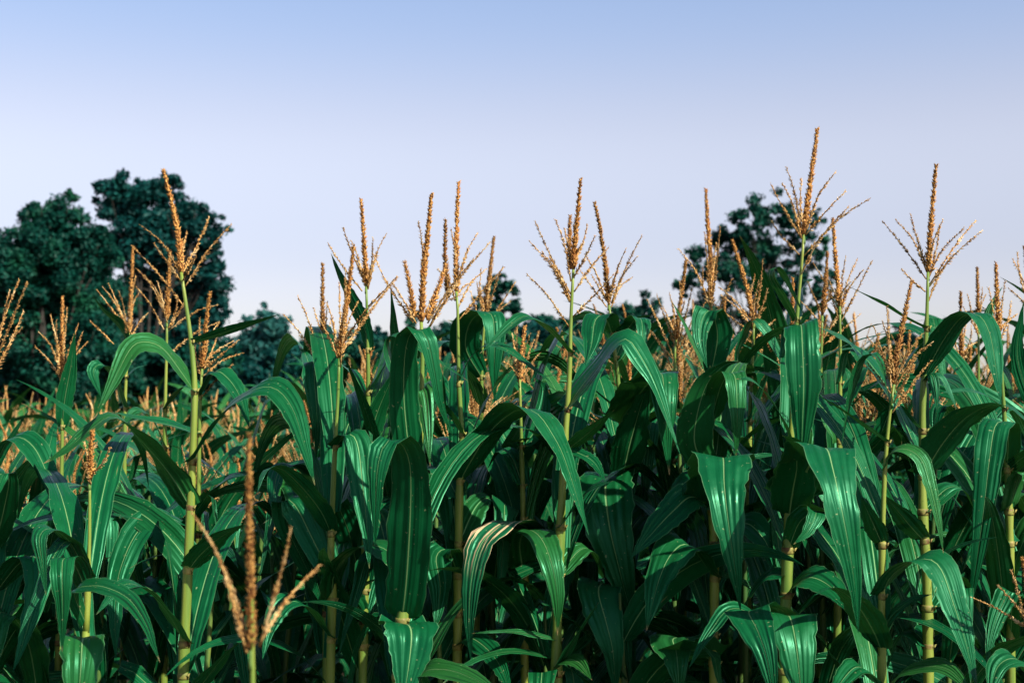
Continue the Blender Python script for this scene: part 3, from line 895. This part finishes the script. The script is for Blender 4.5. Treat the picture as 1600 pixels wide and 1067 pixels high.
# --- centre ----------------------------------------------------------------------------------------------------
hero('corn plant with the widest many branched tassel, centre, long bright stalk', 3.0,
     [(896, 420), (892, 500), (889, 600), (882, 700), (877, 800), (873, 900), (869, 1067)],
     D0(spike=[(896, 420), (899, 370), (904, 320), (907, 280)],
        branches=[((891, 337), (892, 420), 1), ((827, 377), (890, 472)), ((836, 346), (892, 460)), ((846, 393), (891, 465)), ((868, 343), (892, 440)), ((882, 356),), ((918, 350),), ((930, 368),), ((951, 387), (897, 456)),
                  ((824, 429), (889, 511)), ((959, 429), (894, 496)), ((858, 400), (891, 470)), ((912, 380),)]),
     [([(888, 553), (866, 524), (842, 502), (820, 494), (795, 510), (766, 538), (750, 552)], 32, -0.18, 20),
      ([(886, 640), (904, 610), (936, 570), (960, 540), (980, 530), (998, 552), (1020, 592), (1042, 650), (1064, 714)], 60, -0.1, 50, D0(te=0)),
      ([(879, 824), (897, 795), (922, 766), (958, 751)], 48, -0.1, 30),
      ([(888, 706), (915, 680), (960, 640)], 28, -0.1, -20), ([(884, 700), (905, 708), (928, 722), (946, 752)], 26, -0.1, 20),
      ([(870, 1052), (895, 1005), (920, 965), (936, 940)], 36, -0.1, 20), ([(870, 1000), (832, 991), (790, 986), (738, 989)], 20, -0.1, 20),
      ([(871, 1040), (885, 1030), (905, 1035), (925, 1062)], 28, -0.15, 30), ([(875, 900), (905, 860), (925, 862), (945, 900)], 36, 0.1, 20)],
     seed=15, r_low=0.0095, spike_thick=1.05, dens=1.1)
hero('corn plant behind the bleached leaf, topped by a short golden tassel', 3.2,
     [(812, 592), (815, 700), (818, 830), (819, 950), (820, 1067)],
     D0(spike=[(812, 592), (816, 550), (820, 510)], branches=[((800, 520),), ((835, 530),), ((792, 540),), ((843, 552),), ((828, 522),), ((808, 512),), ((786, 565),)]),
     [([(819, 880, .0), (832, 838, -.06), (812, 818, -.14), (784, 819, -.22), (752, 850, -.28), (737, 905, -.30), (733, 975, -.29), (736, 1034, -.27)], 54, 0, 0, D0(mat=M_BLEACHED, label='leaf with bleached tan streaks across its bend', base=0.7)),
      ([(819, 900, .0), (812, 850, -.06), (824, 828, -.14), (845, 840, -.22), (862, 880, -.27), (871, 935, -.28), (871, 992, -.26)], 58, 0, 0, D0(base=0.7)),
      ([(817, 760), (800, 715), (780, 705), (760, 735)], 44, 0.05, 15), ([(818, 900), (790, 905), (765, 930), (760, 990)], 50, 0.05, 20), ([(816, 700), (840, 665), (850, 610), (835, 590)], 36, 0.1, 0)], seed=16)
hero('corn plant with curved spike and spreading branches just right of the widest tassel', 3.3,
     [(951, 472), (957, 520), (966, 596), (971, 660), (971, 760), (970, 900), (969, 1067)],
     D0(spike=[(951, 472), (944, 400), (936, 350), (929, 317)],
        branches=[((1003, 368), (955, 474)), ((979, 387), (953, 470)), ((989, 433), (955, 480)), ((914, 397), (947, 470)), ((965, 420),), ((905, 420), (948, 480)), ((996, 400), (955, 474)), ((925, 430),)]),
     [([(970, 665, .0), (1000, 615, -.1), (1022, 590, -.22), (1034, 584, -.3), (1038, 615, -.35), (1041, 665, -.36), (1046, 742, -.34)], 72, 0, 0, D0(base=0.9, taper=(0.36, 1.1))),
      ([(962, 560), (978, 520, .02), (992, 500, 0), (1002, 500, -.05), (1004, 530, -.08), (1003, 578, -.08)], 38, 0, 0),
      ([(958, 522), (985, 500), (1022, 492)], 18, 0.04, -20), ([(957, 524), (944, 494), (930, 502), (924, 540), (914, 572)], 44, -0.15, 0),
      ([(970, 752), (985, 690), (1004, 625), (1016, 588)], 52, -0.12, -25),
      ([(970, 760, .03), (955, 742, -.02), (946, 760, -.08), (952, 820, -.12), (968, 890, -.13), (982, 945, -.12), (990, 988, -.1)], 80, 0, 0, D0(base=0.9, taper=(0.36, 1.1))),
      ([(970, 940, .0), (945, 912, -.08), (935, 925, -.14), (948, 975, -.17), (958, 1020, -.18), (962, 1090, -.18)], 64, 0, 10),
      ([(970, 860), (995, 815), (1020, 800), (1040, 830)], 46, 0.1, 15)], seed=17)
hero('corn plant with dense golden tassel right of centre, seen behind big bright blade', 3.65,
     [(1056, 530), (1054, 570), (1052, 700), (1051, 850), (1050, 1067)],
     D0(spike=[(1056, 530), (1064, 465), (1072, 406)],
        branches=[((1011, 468), (1047, 545)), ((1026, 460),), ((1046, 458),), ((1081, 452),), ((1103, 472), (1060, 550)), ((1000, 500), (1050, 560)), ((1088, 500), (1058, 560)), ((1036, 480),), ((1020, 520), (1050, 575)), ((1062, 440),), ((1095, 530), (1058, 585)), ((1070, 470),)]),
     [([(1053, 640), (1040, 590), (1025, 580), (1010, 610)], 36, -0.1, 15), ([(1052, 720), (1078, 680), (1095, 690), (1100, 740)], 40, -0.1, 20), ([(1052, 800), (1030, 770), (1005, 765), (990, 800)], 44, -0.1, 20)], seed=18, dens=1.2)
# --- right -----------------------------------------------------------------------------------------------------
hero('corn plant with tight upright tassel before the airy tree, wide blade hanging below', 3.05,
     [(1111, 475), (1111, 560), (1110, 660), (1113, 740), (1116, 860), (1116, 960), (1116, 1067)],
     D0(spike=[(1111, 475), (1110, 410), (1106, 350), (1103, 296)],
        branches=[((1125, 354), (1113, 470)), ((1101, 362), (1109, 470)), ((1060, 389), (1106, 466)), ((1144, 435), (1117, 500)), ((1118, 400),), ((1098, 420),), ((1120, 380),)]),
     [([(1112, 585), (1121, 525), (1110, 486), (1097, 500), (1094, 532), (1105, 575)], 44, -0.1, 10), ([(1111, 505), (1130, 506), (1151, 525)], 18, 0.03, -20),
      ([(1111, 660), (1128, 600, -.08), (1147, 585, -.14), (1152, 640, -.17), (1150, 718, -.16)], 42, 0, 0),
      ([(1113, 740), (1085, 690, -.03), (1100, 610, -.06), (1130, 572, -.09), (1158, 565, -.1)], 56, 0, -30),
      ([(1115, 800, .0), (1123, 742, -.12), (1130, 715, -.24), (1132, 760, -.32), (1140, 830, -.35), (1149, 892, -.35), (1157, 952, -.33)], 88, 0, 0, D0(base=0.95, n=36, taper=(0.36, 1.1))),
      ([(1114, 745), (1160, 720), (1198, 711), (1230, 714)], 22, 0.08, 25),
      ([(1116, 800), (1082, 776), (1050, 800), (1016, 836), (985, 872)], 56, -0.12, 35), ([(1115, 770), (1090, 748), (1064, 760), (1044, 805)], 50, -0.02, 25),
      ([(1116, 905), (1078, 853), (1052, 862), (1030, 905), (1010, 985)], 64, -0.15, 20),
      ([(1116, 1030, .05), (1070, 1000, .0), (1052, 998, -.04), (1056, 1015, -.09), (1059, 1040, -.13), (1061, 1090, -.14)], 76, 0, 0, D0(base=0.9)),
      ([(1116, 850), (1160, 818), (1186, 832), (1204, 862), (1217, 908)], 52, -0.12, 30)], seed=19)
hero('corn plant with slanting golden spike and drooping side branches, between two bright blades', 3.5,
     [(1178, 500), (1176, 560), (1172, 640), (1170, 800), (1168, 1067)],
     D0(spike=[(1176, 496), (1168, 455), (1155, 410), (1144, 375)],
        branches=[((1180, 429),), ((1192, 405), (1180, 495)), ((1123, 448), (1172, 500)), ((1126, 460), (1174, 510)), ((1200, 450),), ((1186, 440),), ((1196, 480),), ((1110, 470), (1174, 520)), ((1210, 500), (1180, 530))]),
     [([(1172, 600), (1152, 562), (1164, 524), (1177, 501), (1195, 515), (1216, 552), (1241, 608)], 28, -0.08, 15), ([(1172, 660), (1190, 610), (1205, 580), (1222, 600)], 36, -0.06, 15),
      ([(1171, 720), (1150, 680), (1135, 690), (1130, 740)], 40, -0.08, 15), ([(1170, 830), (1195, 790), (1215, 790), (1225, 830)], 44, -0.08, 20)], seed=20)
hero('tallest corn plant on the right, spike reaching highest of all the tassels', 2.9,
     [(1256, 366), (1252, 420), (1245, 500), (1240, 610), (1236, 690), (1232, 820), (1228, 950), (1225, 1067)],
     D0(spike=[(1256, 366), (1263, 310), (1271, 250), (1277, 202)],
        branches=[((1228, 260), (1253, 362)), ((1204, 288), (1251, 370)), ((1222, 286), (1252, 372)), ((1252, 279), (1256, 362)), ((1306, 268), (1258, 364)), ((1321, 299), (1258, 368)), ((1359, 311), (1256, 400)), ((1325, 324), (1250, 432)), ((1206, 346), (1249, 398)), ((1240, 330), (1252, 372))]),
     [([(1244, 500), (1226, 466), (1207, 434), (1212, 419), (1226, 432), (1242, 464), (1256, 492)], 22, -0.06, 0),
      ([(1241, 560, .04), (1247, 520, .02), (1252, 508, -.03), (1254, 540, -.07), (1256, 600, -.08), (1254, 662, -.07), (1251, 738, -.05)], 52, 0, -12, D0(n=36, base=0.9, taper=(0.55, 1.2))),
      ([(1236, 694), (1226, 662), (1201, 622), (1175, 594), (1150, 592)], 38, -0.1, 38),
      ([(1234, 790, .0), (1268, 722, -.12), (1290, 700, -.24), (1302, 735, -.32), (1316, 800, -.36), (1329, 870, -.36), (1337, 930, -.35), (1341, 988, -.33)], 92, 0, -8, D0(n=38, base=0.95, taper=(0.3, 1.15))),
      ([(1231, 810), (1238, 770, -.05), (1245, 728, -.1), (1240, 690, -.16), (1222, 680, -.2)], 62, 0, 0, D0(base=0.85)),
      ([(1231, 860), (1250, 815), (1275, 800), (1262, 830), (1240, 850)], 36, -0.12, 20),
      ([(1227, 1000, .0), (1195, 962, -.1), (1170, 955, -.2), (1184, 985, -.28), (1199, 1030, -.31), (1212, 1110, -.32)], 78, 0, -10, D0(base=0.95)),
      ([(1227, 1010, .0), (1226, 972, -.1), (1234, 963, -.17), (1243, 1000, -.22), (1250, 1060, -.24), (1256, 1140, -.24)], 82, 0, 5, D0(base=0.95)),
      ([(1229, 930), (1262, 902), (1300, 918), (1332, 962)], 52, -0.15, 35), ([(1230, 900), (1200, 900), (1170, 935), (1150, 990)], 48, 0.08, 25), ([(1227, 990), (1150, 950), (1110, 985), (1076, 1044)], 34, -0.12, 25)], seed=21, r_low=0.0086, spike_thick=1.1)
hero('corn plant with thin brown spike just right of the tallest tassel', 3.3,
     [(1312, 478), (1313, 560), (1312, 660), (1310, 850), (1308, 1067)],
     D0(spike=[(1312, 478), (1306, 410), (1301, 342)], branches=[((1340, 404), (1313, 490)), ((1362, 408), (1313, 505)), ((1349, 421),), ((1322, 400),), ((1290, 430),), ((1270, 410), (1311, 500)), ((1330, 440),)]),
     [([(1312, 600), (1319, 557), (1334, 549), (1346, 576)], 26, -0.06, 20), ([(1312, 690), (1290, 640), (1280, 600), (1292, 580)], 36, 0.04, 0),
      ([(1312, 640), (1335, 600), (1352, 575), (1372, 590)], 34, 0.06, 10), ([(1311, 800), (1290, 765), (1270, 770), (1262, 820)], 46, 0.06, 15), ([(1310, 870), (1335, 835), (1355, 840), (1362, 890)], 46, 0.05, 20)], seed=22)
hero('corn plant with stubby orange spike between the tallest and the thin brown spike', 3.7,
     [(1285, 492), (1283, 560), (1281, 700), (1279, 1067)],
     D0(spike=[(1285, 492), (1290, 440), (1293, 394)], branches=[((1262, 440),), ((1270, 460),), ((1250, 470), (1283, 510)), ((1300, 450),), ((1240, 500), (1283, 530)), ((1322, 480), (1286, 530)), ((1345, 490), (1286, 540))]),
     [([(1282, 640), (1300, 590), (1318, 580), (1330, 610)], 36, -0.06, 20), ([(1281, 720), (1262, 670), (1250, 660), (1240, 690)], 40, -0.06, 20), ([(1280, 820), (1300, 770), (1320, 775), (1330, 820)], 44, -0.06, 20)], seed=23)
hero('tall corn plant with symmetrical open tassel, right, big leaf arching to its right', 2.95,
     [(1450, 424), (1448, 500), (1443, 600), (1441, 680), (1442, 800), (1448, 900), (1451, 1067)],
     D0(spike=[(1450, 424), (1454, 360), (1459, 300), (1463, 258)],
        branches=[((1379, 346), (1447, 436)), ((1400, 344), (1448, 425)), ((1422, 333), (1449, 422)), ((1474, 342), (1451, 420)), ((1506, 357), (1452, 432)), ((1525, 344), (1452, 445)), ((1536, 359), (1452, 448)), ((1409, 421), (1446, 456)), ((1468, 350),), ((1486, 400), (1451, 470))]),
     [([(1445, 514), (1412, 496), (1366, 468), (1316, 443)], 24, -0.06, 10, D0(fold=0.35)),
      ([(1443, 592), (1455, 566), (1478, 526), (1505, 494), (1530, 493), (1546, 520), (1555, 566), (1564, 632)], 50, -0.24, 0),
      ([(1442, 745), (1474, 692), (1510, 652), (1550, 633), (1582, 640), (1614, 668)], 70, -0.22, -10),
      ([(1441, 674), (1424, 654), (1406, 632), (1392, 632)], 18, -0.05, 20), ([(1442, 600), (1455, 585), (1462, 610), (1464, 645)], 14, -0.06, 20), ([(1443, 596), (1466, 588), (1482, 610), (1496, 642)], 24, -0.02, 20),
      ([(1447, 846), (1425, 825), (1402, 797), (1380, 772)], 38, -0.1, -20), ([(1446, 800), (1480, 763), (1505, 766), (1523, 798)], 36, 0.05, 25),
      ([(1449, 950), (1475, 900), (1500, 905), (1515, 960)], 50, 0.1, 20), ([(1450, 1010), (1425, 985), (1400, 1000), (1385, 1050)], 40, 0.1, 20)], seed=24, r_low=0.0095)
hero('short corn plant right, thick leaning tassel below the open one, stalk bare at front', 2.8,
     [(1397, 600), (1390, 650), (1385, 700), (1381, 770), (1378, 900), (1378, 1067)],
     D0(spike=[(1397, 600), (1402, 550), (1414, 490), (1424, 440)],
        branches=[((1365, 509), (1394, 600)), ((1355, 527), (1393, 605)), ((1354, 566), (1392, 615)), ((1455, 563), (1394, 645)), ((1441, 521), (1397, 600)), ((1459, 533), (1397, 610)), ((1378, 500),), ((1430, 560), (1396, 630)), ((1386, 480),)]),
     [([(1384, 692), (1342, 660), (1302, 633), (1270, 612)], 24, -0.08, 10, D0(fold=0.35)),
      ([(1386, 640), (1378, 570), (1358, 556), (1337, 590), (1323, 650), (1314, 704)], 46, 0.05, 0),
      ([(1382, 735), (1394, 706), (1418, 702), (1440, 718), (1453, 756), (1466, 812), (1474, 864)], 26, -0.1, 30),
      ([(1380, 852), (1365, 820), (1345, 776)], 32, -0.08, -20),
      ([(1378, 932), (1391, 902), (1418, 881), (1450, 873), (1471, 890), (1489, 940), (1508, 1000), (1527, 1075)], 58, -0.22, 12),
      ([(1378, 988), (1395, 960), (1425, 937), (1456, 928)], 36, -0.05, 30),
      ([(1380, 1018), (1364, 985), (1336, 941), (1302, 918), (1272, 930)], 54, -0.18, -5),
      ([(1378, 1100), (1404, 1056), (1440, 1042), (1482, 1046), (1520, 1085)], 50, -0.25, 30), ([(1378, 1080), (1345, 1042), (1318, 1060), (1290, 1110)], 40, -0.2, 25)], seed=25, r_low=0.0078)
hero('corn plant at far right with striped blade hanging straight down', 3.15,
     [(1561, 520), (1566, 600), (1572, 700), (1578, 850), (1580, 1067)],
     D0(spike=[(1561, 520), (1558, 465), (1556, 411)], branches=[((1580, 470),), ((1545, 450),), ((1535, 480),), ((1590, 490),), ((1570, 440),)]),
     [([(1562, 555), (1545, 500), (1553, 470), (1567, 447)], 20, 0.05, -20), ([(1573, 735, .02), (1574, 668, -.05), (1556, 664, -.1), (1546, 720, -.14), (1538, 790, -.16), (1528, 865, -.16), (1514, 962, -.14)], 44, 0, 10),
      ([(1567, 640), (1540, 618), (1505, 610), (1470, 614)], 34, -0.06, 20), ([(1576, 850), (1545, 780), (1530, 800), (1522, 870)], 50, 0.05, 15), ([(1579, 1000), (1580, 925), (1566, 945), (1551, 985), (1540, 1042)], 36, -0.12, 20),
      ([(1576, 800), (1595, 740), (1615, 750), (1625, 800)], 48, -0.1, 15)], seed=26)
hero('slim corn plant at far right, short straight spike above a bent leaf', 3.7,
     [(1502, 560), (1502, 660), (1500, 800), (1498, 1067)],
     D0(spike=[(1502, 560), (1501, 505), (1501, 456)], branches=[((1485, 500),), ((1518, 510),), ((1478, 520),), ((1525, 535),), ((1510, 490),)]),
     [([(1502, 700), (1480, 640), (1465, 640), (1458, 690)], 40, -0.05, 15), ([(1501, 760), (1525, 700), (1545, 705), (1555, 760)], 44, -0.05, 15)], seed=27)
hero('slim corn plant at far right, tassel second from the edge', 3.9,
     [(1529, 510), (1529, 600), (1528, 760), (1526, 1067)],
     D0(spike=[(1529, 510), (1528, 465), (1527, 418)], branches=[((1512, 460),), ((1540, 460),), ((1505, 480),), ((1550, 490),), ((1535, 450),)]),
     [([(1529, 640), (1550, 580), (1570, 585), (1585, 640)], 40, -0.05, 15), ([(1528, 720), (1505, 670), (1490, 680), (1480, 720)], 44, -0.05, 15)], seed=28)
hero('corn plant cut by the right edge, dark tassel branches leaning left', 3.4,
     [(1612, 480), (1613, 600), (1614, 800), (1614, 1067)],
     D0(spike=[(1612, 480), (1606, 430), (1600, 385)], branches=[((1582, 405), (1610, 475)), ((1590, 395),), ((1575, 450), (1611, 490)), ((1630, 420),)]),
     [([(1613, 640), (1590, 560), (1595, 500), (1600, 470)], 24, -0.05, -20), ([(1613, 700), (1585, 640), (1560, 640), (1540, 680)], 44, -0.1, 20), ([(1614, 820), (1590, 770), (1570, 780), (1560, 830)], 46, -0.1, 20)], seed=29)
hero('low corn plant at the right edge with a dry branch crossing the leaves', 2.6,
     [(1614, 990), (1616, 1030), (1617, 1067)],
     D0(spike=[(1614, 990), (1606, 930), (1598, 872)], branches=[((1519, 933), (1612, 985)), ((1560, 915), (1612, 985)), ((1580, 890),)]),
     [([(1617, 1067), (1590, 1030), (1560, 1040), (1545, 1090)], 50, -0.1, 20)], seed=30, r_low=0.007, lower=3)


# ------------------------------------------------------------------ corn plants of the rows behind
def proto(seed, full=2):
    """a grown plant 2.2 m tall. full 2: tassel with its own spike and branches; 1: tassel in one piece; 0: one mesh"""
    r = np.random.default_rng(5000 + seed)
    Ht = 1.88
    bow = r.normal(size=2) * 0.03
    path = np.array([(0, 0, 0), (bow[0] * 0.4, bow[1] * 0.4, 0.7), (bow[0], bow[1], 1.35), (bow[0] * 1.3, bow[1] * 1.3, Ht)])
    fine = spline(path, 40)
    nodes = list(np.linspace(0.38, 1.74, 12) + r.normal(size=12) * 0.03)
    parts = []
    plane = r.random() * 3.1416
    lmbs = []
    for i, zb in enumerate(nodes):
        az = plane + (math.pi if i % 2 else 0) + r.normal() * 0.45
        tall = (zb - 0.35) / 1.3
        L = 0.84 - 0.20 * max(0, tall - 0.7) / 0.4 + r.normal() * 0.06
        e0 = 58 + 15 * tall + r.normal() * 7
        kink = (0.38 + 0.2 * r.random()) if r.random() < 0.36 else None
        bend = (118 + r.normal() * 20) if tall < 0.8 else (80 + r.normal() * 28)
        c = natural_leaf(zb, az, L, e0, bend, r, 1.25, kink, r.normal() * 0.25)
        b = np.array([np.interp(zb, fine[:, 2], fine[:, j]) for j in range(2)])
        c[:, :2] += b
        mb = MB()
        ribbon(mb, c, np.clip(0.070 + r.normal() * 0.014, 0.04, 0.1), twist=r.normal() * 22, twist_end=r.normal() * 45, n=(18 if full else 8), cols=(5 if full else 3), seed=seed * 50 + i)
        lmbs.append(mb)
    st, cc, rr = stalk_mesh(path, [(0, 0.013), (0.9, 0.0105), (1.4, 0.008), (Ht, 0.0034)], nodes, seed)
    up = unit(np.array((bow[0] * 0.5 + r.normal() * 0.05, bow[1] * 0.5 + r.normal() * 0.05, 1.0)))
    top = path[-1]
    SL = 0.24 + 0.05 * r.random()
    sp = spline((top, top + up * SL * 0.5 + r.normal(size=3) * 0.006, top + up * SL + r.normal(size=3) * 0.02), 10)
    brs = []
    for i in range(12 + int(r.random() * 5)):
        a = r.random() * 6.28
        tl = R(14 + 34 * r.random())
        b0 = top - up * 0.09 * r.random()
        d = np.array((math.cos(a) * math.sin(tl), math.sin(a) * math.sin(tl), math.cos(tl)))
        L = 0.15 + 0.11 * r.random()
        brs.append(spline((b0, b0 + d * L * 0.5 + (0, 0, 0.012), b0 + d * L + np.array((0, 0, -0.018 * r.random()))), 8))
    return dict(leaves=lmbs, stalk=st, spike=sp, branches=brs, top=top, up=up, r=r, cc=cc, rr=rr, nodes=nodes)


def proto_objects(seed, full):
    p = proto(seed, full)
    root = bpy.data.objects.new('corn_plant', None)
    COL.objects.link(root)
    for mb in p['leaves']:
        link('leaf', mb.mesh('leaf', M_LEAF, uvs=True), root)
    st = link('stalk', p['stalk'].mesh('stalk', M_SHEATH), root)
    if full == 3:
        return root
    if full == 2:
        mb = MB()
        tube(mb, spline((p['top'] - p['up'] * 0.1, p['top']), 4), np.full(4, 0.003), 5)
        ts = link('tassel', mb.mesh('tassel', M_NECK), root)
        link('spike', spike_mesh(p['spike'], p['r'], 1.1, 0.8).mesh('spike', M_SPIKE), ts)
        for b in p['branches']:
            link('branch', branch_mesh(b, p['r'], 0.8, 0.2).mesh('branch', M_TASSEL), ts)
    else:
        mb = spike_mesh(p['spike'], p['r'], 1.3, 0.5)
        for b in p['branches']:
            q = branch_mesh(b, p['r'], 0.5, 0.2)
            for V in q.V:
                pass
            off = mb.n
            mb.V += q.V
            mb.UV += q.UV
            mb.Q += [x + off for x in q.Q]
            mb.T += [x + off for x in q.T]
            mb.n += q.n
        link('tassel', mb.mesh('tassel', M_TASSEL), root)
    return root


def copy_tree(o, parent=None):
    c = o.copy()
    COL.objects.link(c)
    c.parent = parent
    for ch in KIDS[o.name]:
        copy_tree(ch, c)
    return c


def far_plant(seed):
    """a whole plant in few faces, for the far rows: (leaf part, stalk part, tassel part)"""
    p = proto(seed, 0)
    r = p['r']
    lm = MB()
    for mb in p['leaves'][3:]:
        lm.add(np.concatenate(mb.V), np.concatenate(mb.Q), None, np.concatenate(mb.UV))
    sm = MB()
    tube(sm, p['cc'][::9], p['rr'][::9], 4, False)
    tm = MB()
    for b, w in [(p['spike'], 0.0062)] + [(b, 0.0030) for b in p['branches'][:7]]:
        q = b[::2] if len(b) > 6 else b
        rad = w * (0.75 + 0.5 * r.random(len(q)))
        rad[-1] *= 0.3
        tube(tm, q, rad, 3, False)
    return lm, sm, tm


# where the tops of the second rows stand in the view: lower on the left, where the far field shows over them
TOP_X = [-200, 0, 150, 250, 330, 440, 490, 560, 640, 760, 820, 900, 1000, 1060, 1150, 1290, 1400, 1500, 1600, 1900]
TOP_Y = [650, 650, 655, 640, 640, 630, 560, 500, 520, 480, 500, 490, 470, 440, 440, 430, 470, 450, 450, 440]


def spot_list():
    r = np.random.default_rng(77)
    out = []
    y = 3.75
    while y < 33:
        step = 0.21 if y < 11 else 0.27
        half = 0.36 * y + 0.9
        x = -half + r.random() * step
        while x < half:
            if r.random() > 0.08:
                px = 800 + (x / y) * F
                yy = y + r.normal() * 0.05
                top = np.interp(px, TOP_X, TOP_Y) + r.random() * 95 * min(1, 5 / y)
                z = P(px, top, yy)[2]
                z = min(z, 2.16 + r.normal() * 0.10)
                z = max(z, 1.46 + 0.12 * r.random()) if y < 6 else max(z, 1.95 + r.normal() * 0.07) if y > 9 else max(z, 1.70 + r.normal() * 0.07)
                seen = abs(x / y) < 0.37
                out.append((yy, x, z, seen))
            x += step * (0.8 + 0.4 * r.random())
        y += 0.75
    for y, y0, y1 in ((3.18, 800, 110), (3.42, 690, 90), (3.62, 690, 90)):                       # young plants between the rows, not yet in tassel
        x = -0.36 * y - 0.4
        while x < 0.36 * y + 0.4:
            if r.random() < 0.8:
                ppx = 800 + x / y * F
                up = np.interp(ppx, (0, 430, 540, 1600), (-60, -60, 60, 80)) if y > 3.3 else 0
                out.append((y + r.normal() * 0.04, x, P(800, y0 - up + y1 * r.random(), y)[2] + 0.12, None))
            x += 0.15 + 0.09 * r.random()
    return sorted(out, key=lambda t: t[0])


spots = spot_list()
BUDGET = 300 - 31
young_protos = [proto_objects(40 + i, 3) for i in range(6)]
near_protos = [proto_objects(i, 2) for i in range(10)]
mid_protos = [proto_objects(20 + i, 1) for i in range(8)]
KIDS = {o.name: [] for o in bpy.data.objects}
for o in bpy.data.objects:
    if o.parent:
        KIDS[o.parent.name].append(o)
used = set()
SHORT = {'tall thick stalked': 'tall thick stalk', 'half hidden': 'half hidden loose tassel', 'slender': 'slender plant with narrow spike', 'fan shaped': 'fan shaped tassel', 'cut by the left': 'plant at the left edge',
         'thin corn plant right behind': 'pale branches by the thick stalk', 'short corn plant low': 'small sparse tassel', 'narrow straight': 'narrow straight spike', 'leaning bushy': 'leaning bushy tassel', 'lone open': 'lone open tassel',
         'stout': 'stout centre plant', 'tallest dark': 'tallest centre spike', 'slim tassel right': 'slim tassel right of centre', 'widest': 'widest centre tassel', 'bleached': 'bleached leaf', 'curved spike': 'curved spike',
         'dense golden': 'dense golden tassel', 'tight upright': 'tight upright tassel', 'slanting': 'slanting golden spike', 'tallest corn plant': 'tallest right hand plant', 'thin brown': 'thin brown spike', 'stubby': 'stubby orange spike',
         'symmetrical': 'symmetrical open tassel', 'thick leaning': 'thick leaning tassel', 'striped blade': 'striped hanging blade', 'short straight spike above': 'short spike at far right', 'second from the edge': 'second tassel from the right edge',
         'cut by the right': 'plant at the right edge'}
REFS = [(px, [v for k, v in SHORT.items() if k in lab][0]) for px, lab in hero_spots if any(k in lab for k in SHORT)]
taken = set()


def second_row_label(x, y, z, young):
    px = 800 + x / y * F
    row = 'up front' if young else 'in the %s row' % ('second', 'third', 'fourth', 'fifth', 'sixth')[min(4, int((y - 3.4) / 0.75))]
    what = (('very short' if z < 1.62 else 'short') + ' untasselled corn plant') if young else ('tall corn plant' if z > 1.95 else 'low corn plant')
    for hx, nm in sorted(REFS, key=lambda t: abs(t[0] - px))[:14]:
        gap = abs(px - hx)
        how = 'just' if gap < 60 else 'a little' if gap < 130 else 'well'
        t = '%s %s, %s %s of the %s' % (what, row, how, 'left' if px < hx else 'right', nm)
        if t not in taken and len(t.split()) <= 16:
            taken.add(t)
            return t
    return None


BACK = 'corn plants in the rows behind the front row'
n_ind = 0
far = []
rr_ = np.random.default_rng(99)
for (y, x, z, seen) in spots:
    if n_ind >= BUDGET or (seen is False and y > 4.6):
        if seen or y < 14:
            far.append((x, y, z))
        continue
    pool = young_protos if seen is None else near_protos if y < 6.3 else mid_protos
    src = pool[int(rr_.random() * len(pool))]
    if src.name in used:
        o = copy_tree(src)
    else:
        used.add(src.name)
        o = src
    s = z / 2.14
    o.location = (x, y, 0)
    o.scale = (0.5 + 0.5 * s, 0.5 + 0.5 * s, s)
    o.rotation_euler = (rr_.normal() * 0.03, rr_.normal() * 0.03, rr_.random() * 6.28)
    zpx = 800 + x / y * F
    zone = ('below the big left trees' if zpx < 370 else 'in the gap right of the left trees' if zpx < 620 else 'behind the centre tassels' if zpx < 1050 else 'below the airy right tree' if zpx < 1300 else 'at the right end of the field')
    lab = 'short young corn plant without tassel between the front rows' if seen is None else ('corn plant with golden tassel in the crowded rows right behind the front plants' if y < 6.3
           else 'golden tasselled corn plant in the middle rows, ' + zone)
    if seen is not False and y < 6.3:
        lab = second_row_label(x, y, z, seen is None) or lab
    tag(o, lab, 'corn plant', 'young corn plants between the rows' if seen is None else BACK if y < 6.3 else 'middle row corn plants ' + zone)
    n_ind += 1
for o in near_protos + mid_protos + young_protos:
    if o.name not in used:
        for c in list(o.children_recursive):
            bpy.data.objects.remove(c)
        bpy.data.objects.remove(o)

fp = [far_plant(60 + i) for i in range(8)]
fp = [tuple((np.concatenate(m.V), np.concatenate(m.Q), np.concatenate(m.UV)) for m in t) for t in fp]
acc = [MB(), MB(), MB()]
for (x, y, z) in far:
    t = fp[int(rr_.random() * len(fp))]
    a = rr_.random() * 6.28
    ca, sa = math.cos(a), math.sin(a)
    s = z / 2.14
    for m, (V, Q, U) in zip(acc, t):
        W = np.stack((V[:, 0] * ca - V[:, 1] * sa + x, V[:, 0] * sa + V[:, 1] * ca + y, V[:, 2] * s), 1)
        m.add(W, Q, None, U)
field = link('far_corn_rows', acc[0].mesh('far corn leaves', M_LEAF, uvs=True))
tag(field, 'far rows of corn merging into a golden band of tassels below the trees', 'corn field', kind='stuff')
o = link('stalks', acc[1].mesh('far corn stalks', M_SHEATH), field)
o['kind'] = 'stuff'
o = link('tassels', acc[2].mesh('far corn tassels', M_FARTASSEL), field)
o['kind'] = 'stuff'
